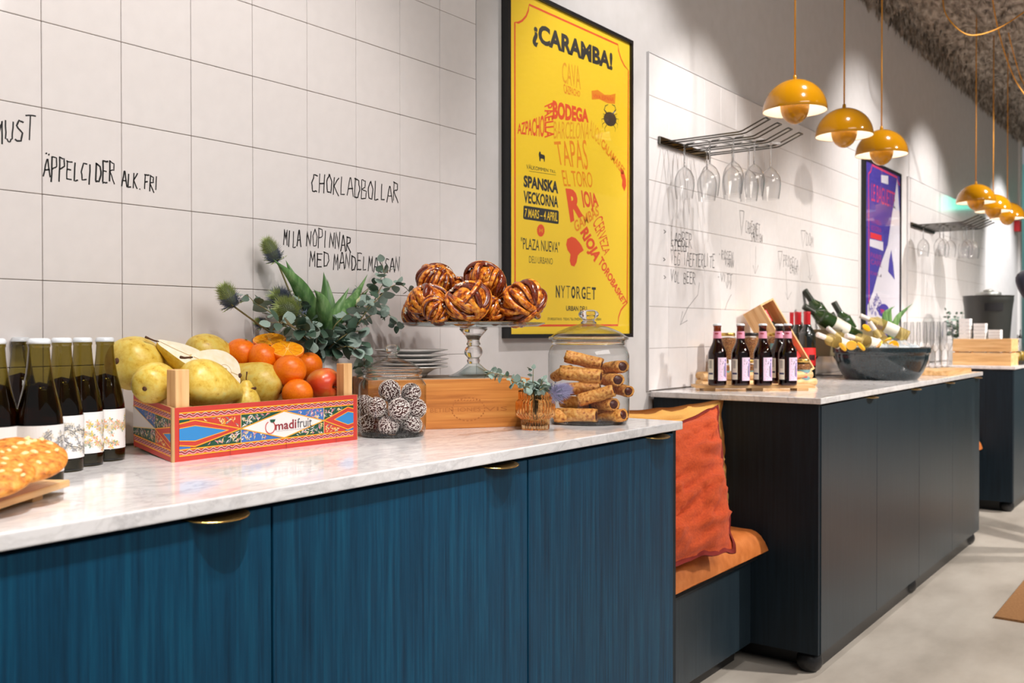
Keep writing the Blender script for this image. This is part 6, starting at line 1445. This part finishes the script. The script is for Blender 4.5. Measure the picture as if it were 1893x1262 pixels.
# dark ice bowl with wine, ice and citrus
bc = at_d(1629, 4.30)
g = G(); RB = 0.207
g.lathe(smooth_lathe([(0.0005, 0.006), (0.138, 0.006), (0.146, 0.0), (0.154, 0.004), (0.176, 0.036), (0.193, 0.080), (0.199, 0.112), (0.2045, 0.118), (RB, 0.139), (RB + .001, 0.1415), (RB - .004, 0.1415), (0.200, 0.118), (0.190, 0.080), (0.172, 0.040), (0.145, 0.014), (0.0005, 0.014)], 3), 72)
obj('ice_bowl', g.build('ice_bowl', nmat('speckled_blue_glaze', [(0.35, rgb(24, 36, 42)), (0.6, rgb(34, 48, 54)), (0.75, rgb(52, 64, 68))], nscale=30, rough=0.16, coat=0.3), smooth=True), loc=bc, label='large dark blue-grey glazed bowl of ice and wine on the second counter', cat='bowl')
g = G(); R = random.Random(12)
for k in range(190):
    a, q = R.uniform(0, 2 * pi), sqrt(R.random()) * 0.175; z = 0.118 + 0.045 * (1 - (q / .175) ** 2) * R.uniform(.5, 1.1); s_ = R.uniform(.012, .017)
    Mx = Matrix.Translation(V((q * cos(a), q * sin(a), z))) @ Euler((R.uniform(0, 3), R.uniform(0, 3), R.uniform(0, 3))).to_matrix().to_4x4(); g.box(-s_, s_, -s_, s_, -s_, s_, M=Mx)
g.lathe([(0.0005, .10), (0.182, .10), (0.176, .115), (0.0005, .12)], 32)
obj('ice_cubes', g.build('ice_cubes', liquid('ice', (0.92, 0.95, 0.97), (0.85, 0.88, 0.9), 0.45), weld=False), loc=bc, kind='stuff', label='heap of ice cubes filling the dark blue-grey bowl', cat='ice')
for a in [((1511, 618, 4.22), (1660, 676, 4.42), 'white-capsuled wine bottle in the ice, leftmost neck'), ((1530, 606, 4.36), (1630, 690, 4.44), 'white-capsuled wine bottle in the ice, second neck from the left'), ((1564, 620, 4.16), (1720, 668, 4.34), 'white-capsuled wine bottle lying in the middle of the ice'),
          ((1607, 595, 4.30), (1672, 690, 4.28), 'white-capsuled wine bottle pointing up to the left on top of the ice'), ((1590, 583, 4.44), (1700, 632, 4.40), 'pale bottle with a white printed label lying across the back of the bowl')]:
    lean(ww, a[0], a[1], a[2], 'wine bottles chilling in the dark bowl', 'chilled_wine_bottle', 0.74)
g = G(); blob(g, 0, 0, 0.03, lambda a, b: V((a, b, 0.004)), 1, 24); blob(g, 0, 0, 0.0265, lambda a, b: V((a, b, 0.0043)), 0, 24); g.lathe([(0.03, 0.004), (0.0305, 0.0), (0.03, -0.004), (0.0005, -0.004)], 24, 1)
for v in g.v: v *= 0.72
sl_me = g.build('slice', [M_pulp, mat('lemon_rind', rgb(246, 190, 40), 0.4)])
for k, (u, v, d) in enumerate([(1602, 606, 4.50), (1558, 641, 4.20), (1574, 638, 4.16), (1640, 630, 4.24), (1625, 638, 4.14), (1652, 638, 4.18), (1672, 640, 4.22), (1592, 640, 4.13)]):
    obj('citrus_slice', sl_me, loc=atd(u, v, d), rot=(0.7 + .2 * (k % 3), -0.5 + .15 * (k % 4), k), label=['orange citrus slice at the back rim of the trough behind the ice bowl', 'citrus slice at the left of the ice bowl', 'citrus slice near the left front of the ice', 'citrus slice under the top bottle in the ice', 'citrus slice in the middle front of the ice', 'citrus slice right of the middle of the ice', 'citrus slice at the right side of the ice', 'citrus slice at the front rim of the bowl'][k], cat='fruit slice', group='citrus slices in the ice bowl')

# wooden board with champagne flutes
fbd = thing('wooden_board', 'thick wooden board at the right end of the second counter, under the flutes', 'board', (4.90, 1.075, TOP))
g = G(); g.box(0, 0.52, 0, 0.42, 0, 0.024); obj('board_top', g.build('board_top', M_pineh, bevel=0.003), fbd)
pf = smooth_lathe([(0.031, 0.0), (0.0305, 0.001), (0.010, 0.004), (0.0035, 0.012), (0.003, 0.04), (0.0035, 0.078), (0.010, 0.090), (0.022, 0.112), (0.0265, 0.145), (0.0262, 0.185), (0.0235, 0.238)], 3)
g = G(); g.lathe(pf, 28); fl_me = g.build('bowl_and_foot', M_wineg, smooth=True)
for k, (u, x) in enumerate([(1655, 5.30), (1667, 5.37), (1680, 5.26), (1692, 5.36), (1704, 5.24), (1717, 5.34), (1729, 5.22), (1741, 5.37), (1752, 5.395)]):
    r__ = (u - 946.5) / FPX; y = x * (_F0.y * 0 + (_R0.x - r__ * _F0.x)) / (r__ * _F0.y - _R0.y)
    y = min(1.46, max(1.11, y))
    q = thing('champagne_flute', ['empty champagne flute at the left of the row on the wooden board', 'empty champagne flute second from the left on the board', 'empty champagne flute third from the left on the board', 'empty champagne flute fourth from the left on the board', 'empty champagne flute in the middle of the board',
        'empty champagne flute fourth from the right on the board', 'empty champagne flute third from the right on the board', 'empty champagne flute second from the right on the board', 'empty champagne flute at the right end of the board'][k], 'glass', (x, y, TOP + 0.0245), group='champagne flutes on the wooden board')
    obj('bowl_and_foot', fl_me, q); obj('stem_core', wg2, q)

# ================================================================== FARTHEST COUNTER
cb = thing('wooden_crate', 'pale pine crate with a knot, on the farthest counter before the urn', 'crate', (6.55, 1.075, TOP))
for k, (z0, z1) in enumerate(((0.0, 0.078), (0.086, 0.165))):
    for nm_, a in (('front_slat', (0, .010, 0, .335)), ('back_slat', (.23, .24, 0, .335)), ('side_slat', (.0102, .2298, 0, .010)), ('side_slat', (.0102, .2298, .325, .335))):
        g = G(); g.box(a[0], a[1], a[2], a[3], z0, z1); obj(nm_, g.build(nm_, M_pinec, bevel=0.001, bseg=1), cb)
for y_ in (.012, .303):
    for x_ in (.0105, .2095):
        g = G(); g.box(x_, x_ + .02, y_, y_ + .02, 0, .16); obj('corner_post', g.build('corner_post', M_pine), cb)
g = G(); g.box(.011, .229, .011, .324, .002, .008); obj('bottom_board', g.build('bottom_board', M_pineh), cb)
for (x, y, w, h, lab) in [(6.60, 1.345, .05, .285, 'tall white stack of paper napkins at the left in the pine crate'), (6.62, 1.262, .055, .255, 'white stack of paper napkins in the middle of the pine crate'), (6.64, 1.180, .055, .215, 'low white stack of paper napkins at the right in the pine crate')]:
    t = thing('napkin_stack', lab, 'napkins', (x, y, TOP + .0085), group='white napkin stacks in the pine crate'); n_ = 12
    for i in range(n_):
        g = G(); z = h * i / n_; g.box(-w * .6, w * .6, -w * .62, w * .62, z, z + h / n_ * .93); o = obj('napkin', g.build('napkin', M_paperw), t, rot=(0, 0, random.uniform(-.04, .04)))
# insulated urn
u0 = V((6.985, 1.285, TOP)); t = thing('drinks_urn', 'large black insulated drinks urn with a steel lid on the farthest counter', 'urn', u0)
M_urn = mat('grey_black_plastic', rgb(34, 36, 33), 0.45)
g = G(); g.lathe(smooth_lathe([(0.0005, 0), (0.118, 0.0), (0.122, 0.01), (0.130, 0.16), (0.142, 0.33), (0.148, 0.39), (0.152, 0.415), (0.152, 0.44), (0.146, 0.448), (0.0005, 0.45)], 3), 56); obj('body', g.build('body', M_urn, smooth=True), t)
g = G(); g.lathe(smooth_lathe([(0.078, 0.4485), (0.078, 0.462), (0.070, 0.470), (0.02, 0.476), (0.0005, 0.476)]), 40); obj('steel_lid', g.build('steel_lid', mat('brushed_steel', rgb(170, 172, 168), 0.35, metal=0.8), smooth=True), t)
g = G(); g.ball((0, 0, 0.480), 0.022, 20, 10, sc=(1.5, 1.5, .5)); obj('lid_knob', g.build('lid_knob', MATS['brushed_steel'], smooth=True), t)
g = G()
for i in range(13):
    pass
a0, a1 = 168, 212
vs = []
for i in range(15):
    a = radians(a0 + 14 + (a1 - a0) * i / 14); vs += [V((.1465 * cos(a), .1465 * sin(a), .345)), V((.1515 * cos(a), .1515 * sin(a), .395))]
g.add(vs, [(2 * i, 2 * i + 2, 2 * i + 3, 2 * i + 1) for i in range(14)]); obj('grip_shade_strip', g.build('grip_shade_strip', M_gap), t)  # flat dark strip; the grip slot's shade is put into its colour
# small potted plant
pp_ = thing('potted_plant', 'small leafy potted plant between the pine crate and the urn', 'plant', (7.30, 1.555, TOP)); R = random.Random(4)
g = G(); g.lathe([(0.0005, 0), (0.04, 0), (0.05, .13), (0.046, .13), (0.0005, .12)], 20); obj('pot', g.build('pot', M_white, smooth=True), pp_)
for k in range(7):
    a = k * 0.9; e = V((0.09 * cos(a), 0.06 * sin(a), .30 + .03 * (k % 3))); branch(pp_, [(0, 0, .12), V((0.03 * cos(a), 0.03 * sin(a), .2)), e], R, .032, .02, 'stem', 0.8, 0.3)
# oil bottles and a salad bowl on a dark tray
t = thing('serving_tray', 'small dark tray with oil bottles at the right end of the picture', 'tray', (6.66, 1.0495, TOP)); g = G(); 
t.location = (6.58, 1.06, TOP + .0); 
g.box(0, .30, -0.002, .0, 0, .001); g = G(); g.box(0.0, .09, -.004, .012, 0, .02)
t.location = (6.90, 1.055, TOP); g = G(); g.box(-.33, .25, 0.0, .018, 0, .022); g = G(); g.box(-.10, .25, -.005, .085, 0, .018); obj('tray_body', g.build('tray_body', M_urn, bevel=0.002, bseg=1), t)
def oil(x, y, lab, s):
    q = thing('oil_bottle', lab, 'bottle', (x, y, TOP + .0185), group='oil bottles on the dark tray'); q.scale = (s, s, s)
    g = G(); g.lathe(smooth_lathe([(0.0005, 0), (.02, 0), (.022, .01), (.022, .09), (.010, .115), (.009, .14)], 2), 20); obj('glass', g.build('glass', M_wineg, smooth=True), q)
    g = G(); g.lathe([(0.0005, .003), (.020, .003), (.020, .06), (.0005, .062)], 16); obj('oil', g.build('oil', mat('olive_oil', rgb(160, 130, 30), 0.2), smooth=True), q)
    g = G(); g.lathe([(.010, .138), (.011, .15), (.004, .16), (.003, .19), (.0005, .192)], 12); obj('pourer', g.build('pourer', M_black, smooth=True), q)
oil(6.86, 1.09, 'small oil bottle with a black pourer, left one on the dark tray', 0.9); oil(6.93, 1.085, 'oil bottle with a tall black pourer, right one on the dark tray', 1.08)
q = thing('fruit_bowl', 'small bowl of yellow and dark fruit at the right edge of the farthest counter', 'bowl', (7.10, 1.095, TOP + .0185)); g = G(); g.lathe(smooth_lathe([(0.0005, .002), (.02, 0), (.045, .03), (.05, .05), (.047, .05), (.02, .006), (0.0005, .006)]), 28); obj('bowl', g.build('bowl', M_jar, smooth=True), q)
M_lemon = mat('lemon_skin', rgb(232, 184, 30), 0.4)
for k in range(4):
    g = G(); g.ball((0, 0, 0), .019, 12, 8, sc=(1, .85, .8)); obj('lemon', g.build('lemon', M_lemon, smooth=True), loc=(7.10 + .020 * cos(k * 1.57), 1.095 + .020 * sin(k * 1.57), TOP + .0185 + .042 + (.006 if k % 2 else 0)), label='small yellow lemon in the glass bowl at the right edge, ' + ['farthest right', 'against the wall side', 'nearest the oil bottles', 'nearest the room'][k], cat='lemon', group='lemons in the small bowl')
# fire call point on the end wall trim
g = G(); g.box(10.25, 10.35, WALL - .05, WALL - .0005, 2.07, 2.17); obj('fire_call_point', g.build('fire_call_point', mat('signal_red', rgb(190, 20, 30), 0.4), bevel=0.004), label='small red fire call point high on the wall near its far end', cat='alarm')

# ================================================================== PERSON at the right edge
def person():
    M_skin = mat('skin', rgb(214, 164, 136), 0.5); M_navy = nmat('navy_knit', [(0.3, rgb(18, 22, 40)), (0.7, rgb(34, 38, 64))], nscale=180, rough=0.95, bump=0.5, bdist=0.003, sheen=0.4); M_jean = mat('dark_trousers', rgb(34, 36, 44), 0.8); M_shoe = mat('black_shoe', rgb(20, 20, 20), 0.4); M_hair = mat('brown_hair', rgb(70, 46, 30), 0.6)
    O = V((5.58, 0.46, 0.0))
    J = {}; E = []; Rr = {}
    def n(k, x, y, z, r): J[k] = V((x, y, z)); Rr[k] = r
    n('pelvis', 0, 0, .96, .135); n('waist', 0, 0.0, 1.10, .118); n('chest', 0, .01, 1.30, .130); n('upchest', 0, .0, 1.42, .095); n('neck', 0, .01, 1.50, .055); n('skull0', 0, .03, 1.58, .072); n('skull1', 0, .03, 1.66, .088); n('skull2', 0, .02, 1.73, .060)
    for a, b in (('pelvis', 'waist'), ('waist', 'chest'), ('chest', 'upchest'), ('upchest', 'neck'), ('neck', 'skull0'), ('skull0', 'skull1'), ('skull1', 'skull2')): E.append((a, b))
    for sd, sg in (('l', -1), ('r', 1)):
        n('hip' + sd, sg * .09, 0, .90, .095); n('knee' + sd, sg * .10, .02, .50, .058); n('shin' + sd, sg * .10, .0, .30, .052); n('ankle' + sd, sg * .10, -.02, .09, .036); n('ball' + sd, sg * .115, .10, .035, .034); n('toe' + sd, sg * .12, .17, .030, .024)
        E += [('pelvis', 'hip' + sd), ('hip' + sd, 'knee' + sd), ('knee' + sd, 'shin' + sd), ('shin' + sd, 'ankle' + sd), ('ankle' + sd, 'ball' + sd), ('ball' + sd, 'toe' + sd)]
    el = atd(1886, 511, 4.74) - O
    n('shl', -.165, .03, 1.43, .062); J['ell'] = el; Rr['ell'] = .047; n('wrl', -.20, .29, 1.20, .027)
    J['uml'] = (J['shl'] + el) / 2; Rr['uml'] = .050; J['fml'] = (el + J['wrl']) / 2; Rr['fml'] = .040
    n('shr', .175, .0, 1.42, .062); n('umr', .21, .0, 1.28, .050); n('elr', .25, .0, 1.14, .043); n('fmr', .22, .12, 1.10, .037); n('wrr', .17, .24, 1.09, .026)
    for sd in 'lr': E += [('upchest', 'sh' + sd), ('sh' + sd, 'um' + sd), ('um' + sd, 'el' + sd), ('el' + sd, 'fm' + sd), ('fm' + sd, 'wr' + sd)]
    for sd in 'lr':      # palms and fingers
        w = J['wr' + sd]; d = (w - J['fm' + sd]).normalized(); s_ = d.cross(V((0, 0, 1))).normalized() * (1 if sd == 'l' else -1); up = s_.cross(d).normalized()
        J['pm' + sd] = w + d * .055; Rr['pm' + sd] = .022; E.append(('wr' + sd, 'pm' + sd))
        for i, (o, L) in enumerate(((-.030, .060), (-.010, .070), (.010, .066), (.029, .052))):
            b = w + d * .088 + up * o; J['k%d%s' % (i, sd)] = b; Rr['k%d%s' % (i, sd)] = .0098
            m = b + d * L * .55 + s_ * .006; J['m%d%s' % (i, sd)] = m; Rr['m%d%s' % (i, sd)] = .0085; e = m + d * L * .30 + s_ * .020; J['t%d%s' % (i, sd)] = e; Rr['t%d%s' % (i, sd)] = .0070
            E += [('pm' + sd, 'k%d%s' % (i, sd)), ('k%d%s' % (i, sd), 'm%d%s' % (i, sd)), ('m%d%s' % (i, sd), 't%d%s' % (i, sd))]
        b = w + d * .035 + up * .032; J['th' + sd] = b; Rr['th' + sd] = .011; e = b + d * .035 + up * .022 + s_ * .012; J['ti' + sd] = e; Rr['ti' + sd] = .0085; E += [('wr' + sd, 'th' + sd), ('th' + sd, 'ti' + sd)]
    keys = list(J); idx = {k: i for i, k in enumerate(keys)}
    me = bpy.data.meshes.new('body'); me.from_pydata([tuple(J[k]) for k in keys], [(idx[a], idx[b]) for a, b in E], []); tmp = bpy.data.objects.new('body_frame', me); C.objects.link(tmp)
    md = tmp.modifiers.new('skin', 'SKIN'); md.use_smooth_shade = True
    if not me.skin_vertices: return None
    for i, k in enumerate(keys):
        r = Rr[k]; sv = me.skin_vertices[0].data[i]; sv.radius = (r, r * (.72 if k in ('chest', 'waist', 'upchest', 'pelvis') else 1)); sv.use_root = (k == 'pelvis')
    sb = tmp.modifiers.new('sub', 'SUBSURF'); sb.levels = 2
    dg = bpy.context.evaluated_depsgraph_get(); m2 = bpy.data.meshes.new_from_object(tmp.evaluated_get(dg)); m2.name = 'body'
    bpy.data.objects.remove(tmp)
    m2.materials.clear()
    for m in (M_skin, M_navy, M_jean, M_shoe): m2.materials.append(m)
    for p in m2.polygons:
        c = p.center; p.use_smooth = True
        near = min((c - J['wr' + sd]).length for sd in 'lr'); hand = any((c - J['pm' + sd]).dot((J['pm' + sd] - J['fm' + sd]).normalized()) > -.055 and (c - J['pm' + sd]).length < .16 for sd in 'lr')
        p.material_index = 0 if c.z > 1.525 or hand else (1 if c.z > .93 else (2 if c.z > .085 else 3))
    t = thing('person', 'person in a dark navy knitted sweater with a raised bent elbow at the right edge', 'person', O)
    obj('body', m2, t)
    g = G(); g.ball((0, .012, 1.685), 1, 24, 16, sc=(.094, .104, .098)); hv = [v for v in g.v]
    for v in g.v:
        if v.y > .06 and v.z < 1.72: v.y = .06 - (v.y - .06) * .2
        if v.z < 1.60: v.z = 1.60
    obj('hair', g.build('hair', M_hair, smooth=True), t)
    for sg in (-1, 1):
        g = G(); g.ball((sg * .030, .108, 1.662), .0125, 12, 8, sc=(1, .6, .8)); obj('eye', g.build('eye', mat('eye_white', rgb(60, 50, 46), 0.2), smooth=True), t)
        g = G(); g.ball((sg * .086, .02, 1.650), 1, 12, 8, sc=(.010, .018, .030)); obj('ear', g.build('ear', M_skin, smooth=True), t)
    g = G(); g.lathe([(0.0005, 1.665), (.008, 1.655), (.014, 1.628), (.013, 1.620), (0.0005, 1.617)], 12, M=Matrix.Translation((0, .108, 0))); obj('nose', g.build('nose', M_skin, smooth=True), t)
    g = G(); g.ball((0, .098, 1.592), 1, 12, 6, sc=(.024, .010, .007)); obj('mouth', g.build('mouth', mat('lips', rgb(176, 96, 90), 0.5), smooth=True), t)
person()
